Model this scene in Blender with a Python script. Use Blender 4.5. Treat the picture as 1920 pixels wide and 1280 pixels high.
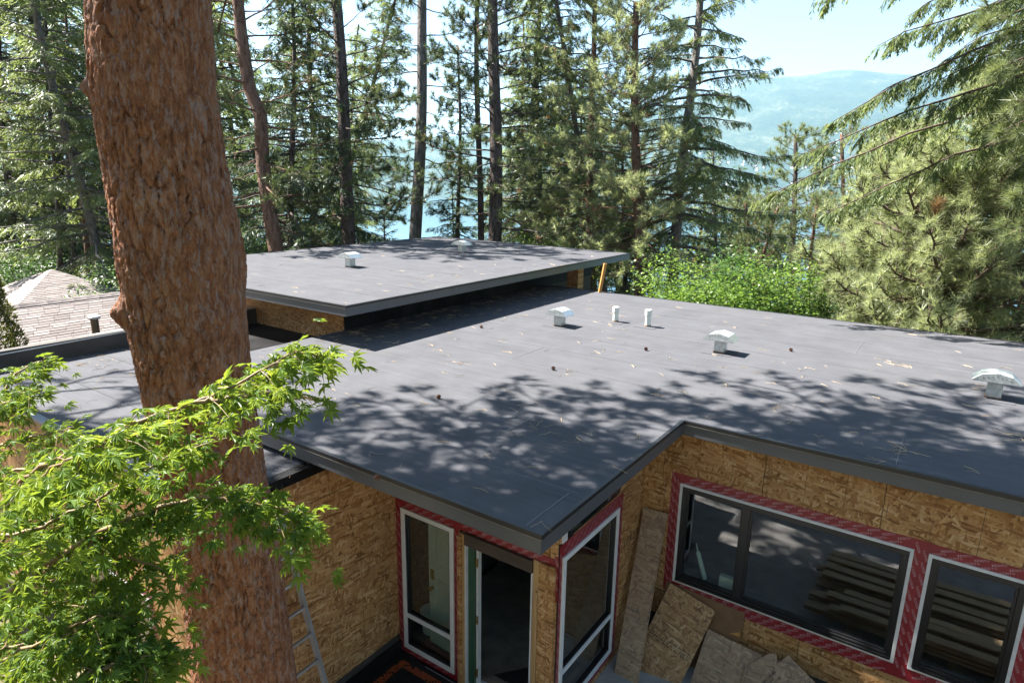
import bpy, math, random
import numpy as np
from mathutils import Vector, Matrix
S = bpy.context.scene
for o in list(bpy.data.objects): bpy.data.objects.remove(o)
COL = S.collection
R_ = math.radians

# ------------------------------------------------------------------ camera
CAM = np.array([2.412, -3.924, 2.75]); FPX = 1197.0
yaw, pitch, roll = R_(34.82), R_(14.05), R_(0.90)
FWD = np.array([-math.sin(yaw)*math.cos(pitch), math.cos(yaw)*math.cos(pitch), -math.sin(pitch)])
_r = np.array([math.cos(yaw), math.sin(yaw), 0.0]); _u = np.cross(_r, FWD)
RGT = _r*math.cos(roll)+_u*math.sin(roll); UPV = np.cross(RGT, FWD)
cam = bpy.data.cameras.new('camera'); camo = bpy.data.objects.new('camera', cam); COL.objects.link(camo)
cam.sensor_width = 36.0; cam.lens = 36.0*FPX/1920.0; cam.clip_start = 0.05; cam.clip_end = 30000
camo.matrix_world = Matrix(((RGT[0], UPV[0], -FWD[0], CAM[0]), (RGT[1], UPV[1], -FWD[1], CAM[1]),
                            (RGT[2], UPV[2], -FWD[2], CAM[2]), (0, 0, 0, 1)))
S.camera = camo

# ------------------------------------------------------------------ sky, sun, exposure
TOSUN = Vector((-0.82, -0.13, 1.0)).normalized()
SUN_EL = math.asin(TOSUN.z)
world = bpy.data.worlds.new('World'); S.world = world; world.use_nodes = True
wn = world.node_tree; bg = wn.nodes['Background']
sky = wn.nodes.new('ShaderNodeTexSky'); sky.sky_type = 'NISHITA'; sky.sun_disc = False
sky.sun_elevation = SUN_EL; sky.sun_rotation = math.atan2(TOSUN.x, TOSUN.y)
sky.air_density = 1.0; sky.dust_density = 1.0; sky.ozone_density = 1.0; sky.altitude = 400
wn.links.new(sky.outputs[0], bg.inputs[0]); bg.inputs[1].default_value = 0.052
sun = bpy.data.lights.new('sun', 'SUN'); suno = bpy.data.objects.new('sun', sun); COL.objects.link(suno)
sun.energy = 5.0; sun.angle = R_(0.5); sun.color = (1.0, 0.955, 0.88)
suno.rotation_euler = TOSUN.to_track_quat('Z', 'Y').to_euler()
S.view_settings.view_transform = 'Standard'; S.view_settings.look = 'None'
S.view_settings.exposure = 2.42; S.view_settings.gamma = 1.0; S.view_settings.use_curve_mapping = False
S.cycles.max_bounces = 7; S.cycles.transparent_max_bounces = 8; S.cycles.diffuse_bounces = 3
S.cycles.caustics_reflective = False; S.cycles.caustics_refractive = False
S.cycles.sample_clamp_indirect = 6.0

# ------------------------------------------------------------------ helpers
def at(px, py, d):
    """point seen at photo pixel (1920 wide) at forward distance d"""
    return CAM + (RGT*(px-960)/FPX + UPV*(640-py)/FPX + FWD)*d
def on_y(px, py, Y):
    v = RGT*(px-960)/FPX + UPV*(640-py)/FPX + FWD
    return CAM + v*((Y-CAM[1])/v[1])

ROOT = {}
def link(o, parent=None):
    COL.objects.link(o)
    if parent is not None:
        o.parent = parent
    return o
def base_of(parent):
    while parent is not None and parent.parent is not None: parent = parent.parent
    return np.array(ROOT.get(parent.name, (0, 0, 0)) if parent is not None else (0, 0, 0), float)
def thing(name, label, cat, loc=(0, 0, 0), group=None):
    o = bpy.data.objects.new(name, None); COL.objects.link(o); o.location = loc
    o.empty_display_size = 0.2
    o['label'] = label; o['category'] = cat
    if group: o['group'] = group
    ROOT[o.name] = tuple(float(v) for v in loc)
    return o
def tag(o, label, cat, group=None):
    o['label'] = label; o['category'] = cat
    if group: o['group'] = group
    return o

def mesh_np(name, V, F, mats, parent=None, smooth=False, mi=None, base=None):
    """V (n,3); F list of int arrays (m,k)"""
    V = np.asarray(V, float)
    b = base_of(parent) if base is None else np.asarray(base, float)
    V = V - b
    me = bpy.data.meshes.new(name)
    F = [np.asarray(f, np.int32) for f in F if len(f)]
    nl = sum(f.size for f in F); nf = sum(len(f) for f in F)
    me.vertices.add(len(V)); me.vertices.foreach_set('co', V.astype(np.float32).ravel())
    me.loops.add(nl); me.loops.foreach_set('vertex_index', np.concatenate([f.ravel() for f in F]).astype(np.int32))
    me.polygons.add(nf)
    tot = np.concatenate([np.full(len(f), f.shape[1], np.int32) for f in F])
    st = np.concatenate([[0], np.cumsum(tot)[:-1]]).astype(np.int32)
    me.polygons.foreach_set('loop_start', st); me.polygons.foreach_set('loop_total', tot)
    if mi is not None: me.polygons.foreach_set('material_index', np.asarray(mi, np.int32))
    me.polygons.foreach_set('use_smooth', np.full(nf, bool(smooth)))
    me.update(calc_edges=True)
    for m in (mats if isinstance(mats, (list, tuple)) else [mats]): me.materials.append(m)
    o = bpy.data.objects.new(name, me)
    if parent is None and base is not None: o.location = base
    return link(o, parent)

class MB:
    def __init__(s): s.V = []; s.F = {}; s.n = 0
    def add(s, V, F):
        V = np.asarray(V, float).reshape(-1, 3)
        for f in F: s.F.setdefault(len(f), []).append([i+s.n for i in f])
        s.V.append(V); s.n += len(V); return s
    def box(s, x0, x1, y0, y1, z0, z1):
        V = [(x0, y0, z0), (x1, y0, z0), (x1, y1, z0), (x0, y1, z0), (x0, y0, z1), (x1, y0, z1), (x1, y1, z1), (x0, y1, z1)]
        return s.add(V, [(0, 3, 2, 1), (4, 5, 6, 7), (0, 1, 5, 4), (1, 2, 6, 5), (2, 3, 7, 6), (3, 0, 4, 7)])
    def hexa(s, bot, top):
        return s.add(list(bot)+list(top), [(0, 3, 2, 1), (4, 5, 6, 7), (0, 1, 5, 4), (1, 2, 6, 5), (2, 3, 7, 6), (3, 0, 4, 7)])
    def obox(s, c, ax, ay, az):
        """centre and three half-axis vectors"""
        c, ax, ay, az = map(lambda v: np.array(v, float), (c, ax, ay, az))
        return s.hexa([c-ax-ay-az, c+ax-ay-az, c+ax+ay-az, c-ax+ay-az], [c-ax-ay+az, c+ax-ay+az, c+ax+ay+az, c-ax+ay+az])
    def prism(s, poly, z0, z1):
        n = len(poly)
        V = [(x, y, z0) for x, y in poly]+[(x, y, z1) for x, y in poly]
        F = [tuple(range(n-1, -1, -1)), tuple(range(n, 2*n))]+[(i, (i+1) % n, n+(i+1) % n, n+i) for i in range(n)]
        return s.add(V, F)
    def tube(s, P, rad, n=8, cap=True):
        P = np.asarray(P, float); m = len(P)
        rad = np.broadcast_to(np.asarray(rad, float), (m,))
        T = np.gradient(P, axis=0); T /= np.linalg.norm(T, axis=1)[:, None]+1e-9
        ref = np.array([0, 0, 1.0]) if abs(T[m//2, 2]) < .9 else np.array([1.0, 0, 0])
        A = np.cross(T, ref); A /= np.linalg.norm(A, axis=1)[:, None]+1e-9
        B = np.cross(T, A)
        a = np.arange(n)*2*math.pi/n
        V = P[:, None, :]+rad[:, None, None]*(A[:, None, :]*np.cos(a)[None, :, None]+B[:, None, :]*np.sin(a)[None, :, None])
        F = [(i*n+j, i*n+(j+1) % n, (i+1)*n+(j+1) % n, (i+1)*n+j) for i in range(m-1) for j in range(n)]
        if cap: F += [tuple(range(n-1, -1, -1)), tuple((m-1)*n+j for j in range(n))]
        return s.add(V.reshape(-1, 3), F)
    def build(s, name, mat, parent=None, smooth=False, base=None, bevel=0):
        o = mesh_np(name, np.concatenate(s.V), [np.array(f) for f in s.F.values()], mat, parent, smooth, base=base)
        if bevel:
            b = o.modifiers.new('bevel', 'BEVEL'); b.width = bevel; b.segments = 2; b.limit_method = 'ANGLE'
        return o
def pbox(mb, pl, u0, u1, v0, v1, w0, w1):
    """box on a wall plane: ('y',Y) faces -Y with u=x, ('x',X) faces +X with u=y; v=z, w outward"""
    if pl[0] == 'y': return mb.box(u0, u1, pl[1]-w1, pl[1]-w0, v0, v1)
    return mb.box(pl[1]+w0, pl[1]+w1, u0, u1, v0, v1)

# ------------------------------------------------------------------ materials
def newmat(name):
    m = bpy.data.materials.new(name); m.use_nodes = True
    nt = m.node_tree; nt.nodes.clear()
    out = nt.nodes.new('ShaderNodeOutputMaterial')
    return m, nt, out
def N(nt, t, ins=None, **kw):
    n = nt.nodes.new('ShaderNode'+t)
    for k, v in kw.items(): setattr(n, k, v)
    for k, v in (ins or {}).items():
        if isinstance(v, bpy.types.NodeSocket): nt.links.new(v, n.inputs[k])
        else: n.inputs[k].default_value = v
    return n
def ramp(nt, fac, stops, interp='LINEAR'):
    r = nt.nodes.new('ShaderNodeValToRGB'); r.color_ramp.interpolation = interp
    e = r.color_ramp.elements
    while len(e) < len(stops): e.new(0.5)
    for i, (p, c) in enumerate(stops):
        e[i].position = p; e[i].color = (c[0], c[1], c[2], 1) if not isinstance(c, (int, float)) else (c, c, c, 1)
    nt.links.new(fac, r.inputs[0]); return r.outputs[0]
def mix(nt, f, a, b, bt='MIX'):
    n = nt.nodes.new('ShaderNodeMix'); n.data_type = 'RGBA'; n.blend_type = bt
    for s, v in ((0, f), (6, a), (7, b)):
        if isinstance(v, bpy.types.NodeSocket): nt.links.new(v, n.inputs[s])
        elif s == 0: n.inputs[0].default_value = v
        else: n.inputs[s].default_value = (v[0], v[1], v[2], 1)
    return n.outputs[2]
def mth(nt, op, a, b=0.0, c=None):
    n = nt.nodes.new('ShaderNodeMath'); n.operation = op
    for i, v in enumerate((a, b, c)):
        if v is None: continue
        if isinstance(v, bpy.types.NodeSocket): nt.links.new(v, n.inputs[i])
        else: n.inputs[i].default_value = v
    return n.outputs[0]
def noise(nt, vec, scale, detail=4, rough=.55, dist=0.0):
    n = N(nt, 'TexNoise', {'Vector': vec, 'Scale': scale, 'Detail': detail, 'Roughness': rough, 'Distortion': dist}); return n.outputs[0]
def coords(nt, which='Object'): return N(nt, 'TexCoord').outputs[which]
def mapping(nt, vec, sc=(1, 1, 1), rot=(0, 0, 0), loc=(0, 0, 0)):
    return N(nt, 'Mapping', {'Vector': vec, 'Scale': sc, 'Rotation': rot, 'Location': loc}).outputs[0]
def principled(nt, out, col, rough=.6, metal=0.0, spec=.5, bump=None, bstr=.3, bdist=.01, **kw):
    p = N(nt, 'BsdfPrincipled')
    for k, v in (('Base Color', col), ('Roughness', rough), ('Metallic', metal), ('Specular IOR Level', spec)):
        if isinstance(v, bpy.types.NodeSocket): nt.links.new(v, p.inputs[k])
        elif k == 'Base Color': p.inputs[k].default_value = (v[0], v[1], v[2], 1)
        else: p.inputs[k].default_value = v
    if bump is not None:
        b = N(nt, 'Bump', {'Height': bump, 'Strength': bstr, 'Distance': bdist}); nt.links.new(b.outputs[0], p.inputs['Normal'])
    for k, v in kw.items(): p.inputs[k.replace('_', ' ')].default_value = v
    nt.links.new(p.outputs[0], out.inputs[0]); return p
def plain(name, col, rough=.6, metal=0.0, var=.12, scale=9.0, spec=.5, bstr=.15):
    m, nt, out = newmat(name); c = coords(nt)
    n = noise(nt, c, scale, 6)
    n2 = noise(nt, c, scale*14, 3)
    f = mth(nt, 'ADD', mth(nt, 'MULTIPLY', n, .7), mth(nt, 'MULTIPLY', n2, .3))
    lo = [v*(1-var*1.6) for v in col]; hi = [min(1, v*(1+var*1.6)) for v in col]
    principled(nt, out, ramp(nt, f, [(.3, lo), (.7, hi)]), rough, metal, spec, n2, bstr, .002)
    return m

def mat_membrane(name, col, gloss=.45):
    m, nt, out = newmat(name); c = coords(nt)
    gran = noise(nt, c, 420, 2, .7); mid = noise(nt, c, 2.2, 5, .6)
    streak = noise(nt, mapping(nt, c, (.5, 9, 1)), 1.5, 5, .6)
    dust = noise(nt, c, .7, 6, .65)
    f = mth(nt, 'ADD', mth(nt, 'MULTIPLY', gran, .45), mth(nt, 'ADD', mth(nt, 'MULTIPLY', mid, .3), mth(nt, 'MULTIPLY', streak, .3)))
    a = [v*.62 for v in col]; b = [v*1.45 for v in col]
    base = ramp(nt, f, [(.3, a), (.75, b)])
    base = mix(nt, ramp(nt, dust, [(.45, 0.0), (.85, .3)]), base, (.13, .125, .12))
    v = N(nt, 'TexVoronoi', {'Vector': c, 'Scale': 23.0}, feature='F1')
    speck = ramp(nt, v.outputs['Distance'], [(.03, 1.0), (.05, 0.0)])
    sel = mth(nt, 'GREATER_THAN', N(nt, 'SeparateColor', {0: v.outputs['Color']}).outputs[0], .86)
    base = mix(nt, mth(nt, 'MULTIPLY', speck, sel), base, (.5, .44, .36))
    principled(nt, out, base, gloss, 0, .08, gran, .5, .002)
    return m
M = {}
M['membrane'] = mat_membrane('roof_membrane', (.080, .081, .090), .85)
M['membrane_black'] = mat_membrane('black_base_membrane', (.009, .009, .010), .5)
M['seam'] = plain('seam_bleed', (.125, .125, .135), .5, scale=30)
M['fascia'] = plain('fascia_metal', (.070, .075, .084), .38, 0.0, .06, 3, .6, .03)
M['drip'] = plain('drip_edge_metal', (.016, .016, .018), .4, 0.0, .1, 6)
M['lip'] = plain('flashing_lip', (.16, .15, .13), .4, .2, .2, 12)
M['cap_flash'] = plain('parapet_cap_flashing', (.55, .56, .58), .35, .3, .08, 4)
M['blueflash'] = plain('blue_peel_film', (.085, .12, .19), .3, 0.0, .15, 5)
M['lumber'] = None

def mat_osb(name, ax, tint=1.0, lines=True, sat=1.0, pale=0.0):
    """ax: which object axes are (along, across) on the sheet"""
    m, nt, out = newmat(name); c = coords(nt)
    sp = N(nt, 'SeparateXYZ', {0: c}).outputs; idx = 'xyz'
    u, v = sp[idx.index(ax[0])], sp[idx.index(ax[1])]
    uv = N(nt, 'CombineXYZ', {0: u, 1: v, 2: 0.0}).outputs[0]
    rnd = N(nt, 'ObjectInfo').outputs['Random']
    off = N(nt, 'CombineXYZ', {0: mth(nt, 'MULTIPLY', rnd, 37.0), 1: mth(nt, 'MULTIPLY', rnd, 91.0), 2: 0.0}).outputs[0]
    uvo = N(nt, 'VectorMath', {0: uv, 1: off}, operation='ADD').outputs[0]
    wob = N(nt, 'TexNoise', {'Vector': uvo, 'Scale': 9.0, 'Detail': 2.0}).outputs[1]
    uvo = N(nt, 'VectorMath', {0: uvo, 1: N(nt, 'VectorMath', {0: wob, 'Scale': .016}, operation='SCALE').outputs[0]}, operation='ADD').outputs[0]
    stops = [(0.0, (.085, .034, .011)), (.10, (.19, .085, .028)), (.24, (.32, .150, .050)), (.5, (.45, .238, .090)), (.78, (.54, .315, .135)), (1.0, (.65, .44, .235))]
    stops = [(p, tuple(tint*(x*(1-pale)+.40*pale) for x in cc)) for p, cc in stops]
    col = None; hgt = None
    for k, (rot, su, sv, keep) in enumerate([(.2, 8, 32, 0), (-.6, 10, 38, .48), (.75, 10.5, 40, .50), (1.3, 10, 36, .58), (-1.15, 11, 42, .60), (.1, 8, 40, .58)]):
        mp = mapping(nt, uvo, (su, sv, 1), (0, 0, 0), (k*3.7, k*5.1, 0))
        mp = mapping(nt, mapping(nt, uvo, (1, 1, 1), (0, 0, rot), (k*3.7, k*5.1, 0)), (su, sv, 1))
        vo = N(nt, 'TexVoronoi', {'Vector': mp, 'Scale': 1.0, 'Randomness': 1.0}, feature='F1', voronoi_dimensions='2D')
        sc = N(nt, 'SeparateColor', {0: vo.outputs['Color']}).outputs
        grain = noise(nt, mapping(nt, mp, (1.2, 7, 1)), 3.0, 3)
        val = mth(nt, 'ADD', mth(nt, 'MULTIPLY', sc[0], .86), mth(nt, 'MULTIPLY', grain, .24))
        cc = ramp(nt, val, stops)
        if col is None: col, hgt = cc, sc[1]
        else:
            msk = mth(nt, 'GREATER_THAN', sc[2], keep)
            col = mix(nt, msk, col, cc)
            hgt = mth(nt, 'ADD', mth(nt, 'MULTIPLY', hgt, mth(nt, 'SUBTRACT', 1.0, msk)), mth(nt, 'MULTIPLY', mth(nt, 'ADD', sc[1], k*.3), msk))
    big = noise(nt, uvo, 1.4, 4)
    col = mix(nt, 1.0, col, ramp(nt, big, [(.3, (.72, .70, .68)), (.7, (1.05, 1.05, 1.05))]), 'MULTIPLY')
    if lines:
        # printed stud guide lines every 406 mm
        fr = mth(nt, 'FRACT', mth(nt, 'DIVIDE', mth(nt, 'ADD', u, 100.07), .4064))
        ln = mth(nt, 'LESS_THAN', fr, .014)
        brk = ramp(nt, noise(nt, mapping(nt, uvo, (4, 3, 1)), 1.2, 4), [(.38, .15), (.55, .85)])
        col = mix(nt, mth(nt, 'MULTIPLY', ln, brk), col, (.045, .035, .028))
    principled(nt, out, col, .62, 0, .35, hgt, .35, .003)
    return m
M['osb_y'] = mat_osb('osb_wall_sheathing', 'xz')
M['osb_x'] = mat_osb('osb_side_sheathing', 'yz')
M['osb_old'] = mat_osb('weathered_osb', 'xy', .9, True, 1, .32)
M['osb_new'] = mat_osb('fresh_osb', 'xy', .95, False, 1, .08)
M['osb_soffit'] = mat_osb('osb_soffit', 'xy', .8, False)

def mat_wood(name, a, b, ax='z', rough=.6):
    m, nt, out = newmat(name); c = coords(nt)
    sc = {'x': (1.2, 22, 22), 'y': (22, 1.2, 22), 'z': (22, 22, 1.2)}[ax]
    rnd = N(nt, 'ObjectInfo').outputs['Random']
    off = N(nt, 'VectorMath', {0: c, 1: N(nt, 'CombineXYZ', {0: mth(nt, 'MULTIPLY', rnd, 31.0), 1: mth(nt, 'MULTIPLY', rnd, 17.0), 2: rnd}).outputs[0]}, operation='ADD').outputs[0]
    g = noise(nt, mapping(nt, off, sc), 1.0, 6, .6, 1.2); g2 = noise(nt, off, 3.5, 3)
    f = mth(nt, 'ADD', mth(nt, 'MULTIPLY', g, .75), mth(nt, 'MULTIPLY', g2, .3))
    principled(nt, out, ramp(nt, f, [(.3, a), (.72, b)]), rough, 0, .4, g, .25, .002)
    return m
M['lumber'] = mat_wood('spruce_lumber', (.36, .21, .085), (.56, .37, .18), 'z')
M['lumber_x'] = mat_wood('stacked_lumber', (.34, .22, .11), (.58, .44, .26), 'x')
M['plank_orange'] = mat_wood('orange_timber', (.42, .19, .05), (.58, .30, .10), 'z')
M['ply'] = mat_wood('plywood_offcut', (.40, .28, .16), (.58, .44, .28), 'y')
M['hardboard'] = plain('brown_hardboard', (.20, .105, .05), .6, 0, .14, 5)
M['darkwood'] = mat_wood('dark_header_board', (.045, .032, .025), (.09, .068, .055), 'x')
M['vinyl'] = plain('white_vinyl_frame', (.70, .72, .74), .35, 0, .05, 6)
M['whitewrap'] = plain('white_trim', (.62, .62, .63), .5, 0, .08, 8)
M['blackframe'] = plain('black_window_frame', (.012, .012, .013), .3, 0, .1, 6)
M['green'] = plain('green_door_edge', (.022, .075, .042), .45, 0, .1, 8)
M['doorwhite'] = plain('painted_white_door', (.58, .60, .565), .45, 0, .05, 3)
M['brass'] = plain('brass_hardware', (.45, .32, .12), .35, .9, .2, 30)
M['tape'] = plain('red_flashing_tape', (.235, .014, .022), .38, 0, .16, 14)
M['print'] = plain('tape_print', (.50, .33, .36), .5, 0, .08, 20)
M['blackprint'] = plain('black_stamp_ink', (.03, .026, .022), .7, 0, .3, 40)
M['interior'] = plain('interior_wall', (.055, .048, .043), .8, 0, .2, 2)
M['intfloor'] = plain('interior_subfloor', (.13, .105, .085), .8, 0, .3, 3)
M['cable'] = plain('black_cable', (.012, .012, .012), .5)
M['mesh'] = plain('drainage_mat', (.012, .012, .013), .5, 0, .3, 40)
M['orange'] = plain('orange_strip', (.42, .085, .022), .5, 0, .25, 60)
M['alu'] = plain('ladder_aluminium', (.42, .44, .47), .38, .75, .12, 8)
M['plastic_white'] = plain('white_plastic', (.70, .74, .68), .4, 0, .08, 5)
M['concrete'] = plain('concrete', (.30, .29, .28), .85, 0, .18, 3)

def mat_galv():
    m, nt, out = newmat('galvanised_steel'); c = coords(nt)
    v = N(nt, 'TexVoronoi', {'Vector': c, 'Scale': 34.0}); s = N(nt, 'SeparateColor', {0: v.outputs['Color']}).outputs[0]
    n = noise(nt, c, 7, 5)
    f = mth(nt, 'ADD', mth(nt, 'MULTIPLY', s, .5), mth(nt, 'MULTIPLY', n, .5))
    principled(nt, out, ramp(nt, f, [(.2, (.42, .46, .47)), (.8, (.66, .70, .70))]), .34, .55, .5, n, .08, .004)
    return m
M['galv'] = mat_galv()
def mat_rust():
    m, nt, out = newmat('rusted_flashing'); c = coords(nt); n = noise(nt, c, 30, 6)
    principled(nt, out, ramp(nt, n, [(.35, (.30, .30, .29)), (.5, (.23, .12, .06)), (.7, (.10, .045, .02))]), .7, .2, .4, n, .3, .003)
    return m
M['rust'] = mat_rust()
def mat_glass():
    m, nt, out = newmat('window_glass')
    g = N(nt, 'BsdfGlossy', {'Roughness': 0.0, 'Color': (1, 1, 1, 1)})
    t = N(nt, 'BsdfTransparent', {'Color': (.86, .92, .89, 1)})
    fr = N(nt, 'Fresnel', {'IOR': 2.3})
    bf = N(nt, 'NewGeometry').outputs['Backfacing']
    mx = N(nt, 'MixShader', {0: mth(nt, 'MULTIPLY', fr.outputs[0], mth(nt, 'SUBTRACT', 1.0, bf)), 1: t.outputs[0], 2: g.outputs[0]})
    nt.links.new(mx.outputs[0], out.inputs[0]); return m
M['glass'] = mat_glass()

def mat_leaf(name, lo, hi, trans=.35, gloss=.25, rough=.45, scale=.6, tcol=None):
    m, nt, out = newmat(name)
    geo = N(nt, 'NewGeometry'); r = geo.outputs['Random Per Island']
    n = noise(nt, coords(nt), scale, 3)
    f = mth(nt, 'ADD', mth(nt, 'MULTIPLY', r, .6), mth(nt, 'MULTIPLY', n, .4))
    col = ramp(nt, f, [(.12, lo), (.85, hi)])
    p = N(nt, 'BsdfPrincipled', {'Base Color': col, 'Roughness': rough, 'Specular IOR Level': gloss})
    tc = mix(nt, .6, col, tcol or (hi[0]*1.5, hi[1]*1.5, hi[2]*.8))
    t = N(nt, 'BsdfTranslucent', {'Color': tc})
    mx = N(nt, 'MixShader', {0: trans, 1: p.outputs[0], 2: t.outputs[0]})
    nt.links.new(mx.outputs[0], out.inputs[0]); return m
M['fir'] = mat_leaf('fir_needles', (.062, .108, .042), (.195, .232, .100), .47)
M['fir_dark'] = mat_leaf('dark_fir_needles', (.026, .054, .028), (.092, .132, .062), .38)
M['fir_blue'] = mat_leaf('spruce_needles', (.042, .092, .052), (.12, .185, .10), .4)
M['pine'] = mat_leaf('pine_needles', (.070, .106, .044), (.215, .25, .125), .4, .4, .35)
M['pine_dark'] = mat_leaf('shaded_pine_needles', (.030, .052, .024), (.11, .14, .062), .35, .4, .35)  # darker pine copy, shade put into its needle colour
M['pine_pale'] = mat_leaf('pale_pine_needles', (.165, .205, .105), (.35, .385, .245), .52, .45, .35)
M['dead'] = mat_leaf('dead_brown_needles', (.20, .11, .055), (.36, .23, .13), .25)
M['cedar'] = mat_leaf('cedar_foliage', (.035, .055, .014), (.12, .125, .03), .3)
M['bush'] = mat_leaf('bush_leaves', (.060, .115, .020), (.18, .28, .055), .45, .35)
M['bush_dark'] = mat_leaf('dark_bush_leaves', (.028, .075, .018), (.09, .17, .04), .4, .35)
M['maple'] = mat_leaf('maple_leaves', (.038, .095, .018), (.15, .24, .040), .5, .3, .42, 2.0, (.34, .42, .03))
M['maple_tip'] = mat_leaf('young_maple_leaves', (.14, .24, .02), (.30, .38, .05), .5, .3, .42, 2.0, (.42, .48, .05))
M['strawneedle'] = plain('dry_needles', (.50, .36, .20), .6, 0, .3, 3)
M['twig'] = plain('twig_bark', (.085, .055, .040), .8, 0, .2, 20)
M['twig_red'] = plain('maple_twig_bark', (.20, .13, .06), .6, 0, .2, 20)

def mat_bark(name, cols, sc=(14, 14, 3.0), big=False):
    m, nt, out = newmat(name); c = coords(nt)
    wv = N(nt, 'TexNoise', {'Vector': c, 'Scale': 6.0, 'Detail': 3.0}).outputs[1]
    cw = N(nt, 'VectorMath', {0: c, 1: N(nt, 'VectorMath', {0: wv, 'Scale': .06}, operation='SCALE').outputs[0]}, operation='ADD').outputs[0]
    mp = mapping(nt, cw, sc)
    v = N(nt, 'TexVoronoi', {'Vector': mp, 'Scale': 1.0}, feature='F1')
    e = N(nt, 'TexVoronoi', {'Vector': mp, 'Scale': 1.0}, feature='DISTANCE_TO_EDGE')
    s = N(nt, 'SeparateColor', {0: v.outputs['Color']}).outputs
    fine = noise(nt, mapping(nt, cw, (70, 70, 22)), 1.0, 6, .7)
    if big:
        med = noise(nt, mapping(nt, cw, (24, 24, 7.5)), 1.0, 7, .68, .4)
        low = noise(nt, mapping(nt, c, (3.5, 3.5, 1.6)), 1.0, 3)
        f = mth(nt, 'ADD', mth(nt, 'MULTIPLY', med, .62), mth(nt, 'ADD', mth(nt, 'MULTIPLY', fine, .30), mth(nt, 'MULTIPLY', low, .12)))
        col = ramp(nt, f, [(.36, cols[0]), (.45, cols[1]), (.54, cols[2]), (.64, cols[3])])
    else:
        f = mth(nt, 'ADD', mth(nt, 'MULTIPLY', s[0], .45), mth(nt, 'MULTIPLY', fine, .6))
        col = ramp(nt, f, [(.2+.15*i, cc) for i, cc in enumerate(cols)])
    grey = noise(nt, mapping(nt, cw, (34, 34, 10)), 1.0, 6, .72)
    gr = ramp(nt, grey, [(.515, 0.0), (.60, .62)])
    col = mix(nt, gr, col, (.29, .225, .205) if big else (.16, .14, .13))
    cr = ramp(nt, e.outputs[0], [(0.0, 0.0), (.16, 1.0)])
    h = mth(nt, 'ADD', mth(nt, 'MULTIPLY', cr, .5 if big else 1.0), mth(nt, 'MULTIPLY', fine, 1.1 if big else .8))
    if big: h = mth(nt, 'ADD', h, mth(nt, 'MULTIPLY', med, 1.2))
    principled(nt, out, col, .85, 0, .25, h, .8 if big else .9, .012 if big else .02)
    return m
M['bark_pine'] = mat_bark('ponderosa_bark', [(.044, .018, .010), (.160, .060, .027), (.265, .108, .048), (.33, .178, .105)], (34, 34, 9), True)
M['bark_red'] = mat_bark('reddish_bark', [(.045, .022, .014), (.10, .048, .028), (.16, .078, .048), (.19, .11, .075)])
M['bark_dark'] = mat_bark('dark_bark', [(.022, .015, .012), (.05, .034, .027), (.085, .06, .05), (.11, .085, .075)])
M['bark_grey'] = mat_bark('grey_bark', [(.06, .052, .046), (.11, .096, .086), (.16, .142, .13), (.21, .19, .18)])

def mat_ground():
    m, nt, out = newmat('forest_ground'); c = coords(nt)
    n = noise(nt, c, .35, 8, .65); n2 = noise(nt, c, 9, 5, .7)
    f = mth(nt, 'ADD', mth(nt, 'MULTIPLY', n, .6), mth(nt, 'MULTIPLY', n2, .4))
    principled(nt, out, ramp(nt, f, [(.3, (.035, .050, .018)), (.45, (.10, .085, .045)), (.6, (.16, .13, .085)), (.75, (.10, .13, .04))]), .95, 0, .2, n2, .6, .03)
    return m
M['ground'] = mat_ground()
def mat_hill():
    m, nt, out = newmat('forested_hill'); c = coords(nt)
    n = noise(nt, c, .006, 8, .7); n2 = noise(nt, c, .05, 5, .7)
    f = mth(nt, 'ADD', mth(nt, 'MULTIPLY', n, .55), mth(nt, 'MULTIPLY', n2, .45))
    principled(nt, out, ramp(nt, f, [(.36, (.020, .040, .034)), (.52, (.040, .066, .044)), (.62, (.12, .13, .09)), (.75, (.22, .20, .15))]), .95, 0, .1, n2, .6, 6.0)
    return m
M['hill'] = mat_hill()
def mat_water():
    m, nt, out = newmat('lake_water'); c = coords(nt)
    n = noise(nt, mapping(nt, c, (1, 1, 1)), .35, 4)
    principled(nt, out, (.03, .10, .15), .12, 0, .5, n, .25, .4)
    return m
M['water'] = mat_water()
def mat_shingle():
    m, nt, out = newmat('asphalt_shingle')
    geo = N(nt, 'NewGeometry'); oi = N(nt, 'ObjectInfo'); c = coords(nt)
    r = mth(nt, 'FRACT', mth(nt, 'ADD', geo.outputs['Random Per Island'], mth(nt, 'MULTIPLY', oi.outputs['Random'], 7.3)))
    n = noise(nt, c, 60, 3, .7)
    f = mth(nt, 'ADD', mth(nt, 'MULTIPLY', r, .5), mth(nt, 'MULTIPLY', n, .5))
    principled(nt, out, ramp(nt, f, [(.2, (.165, .140, .131)), (.8, (.285, .245, .230))]), .85, 0, .3, n, .4, .004)
    return m
M['shingle'] = mat_shingle()

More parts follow.
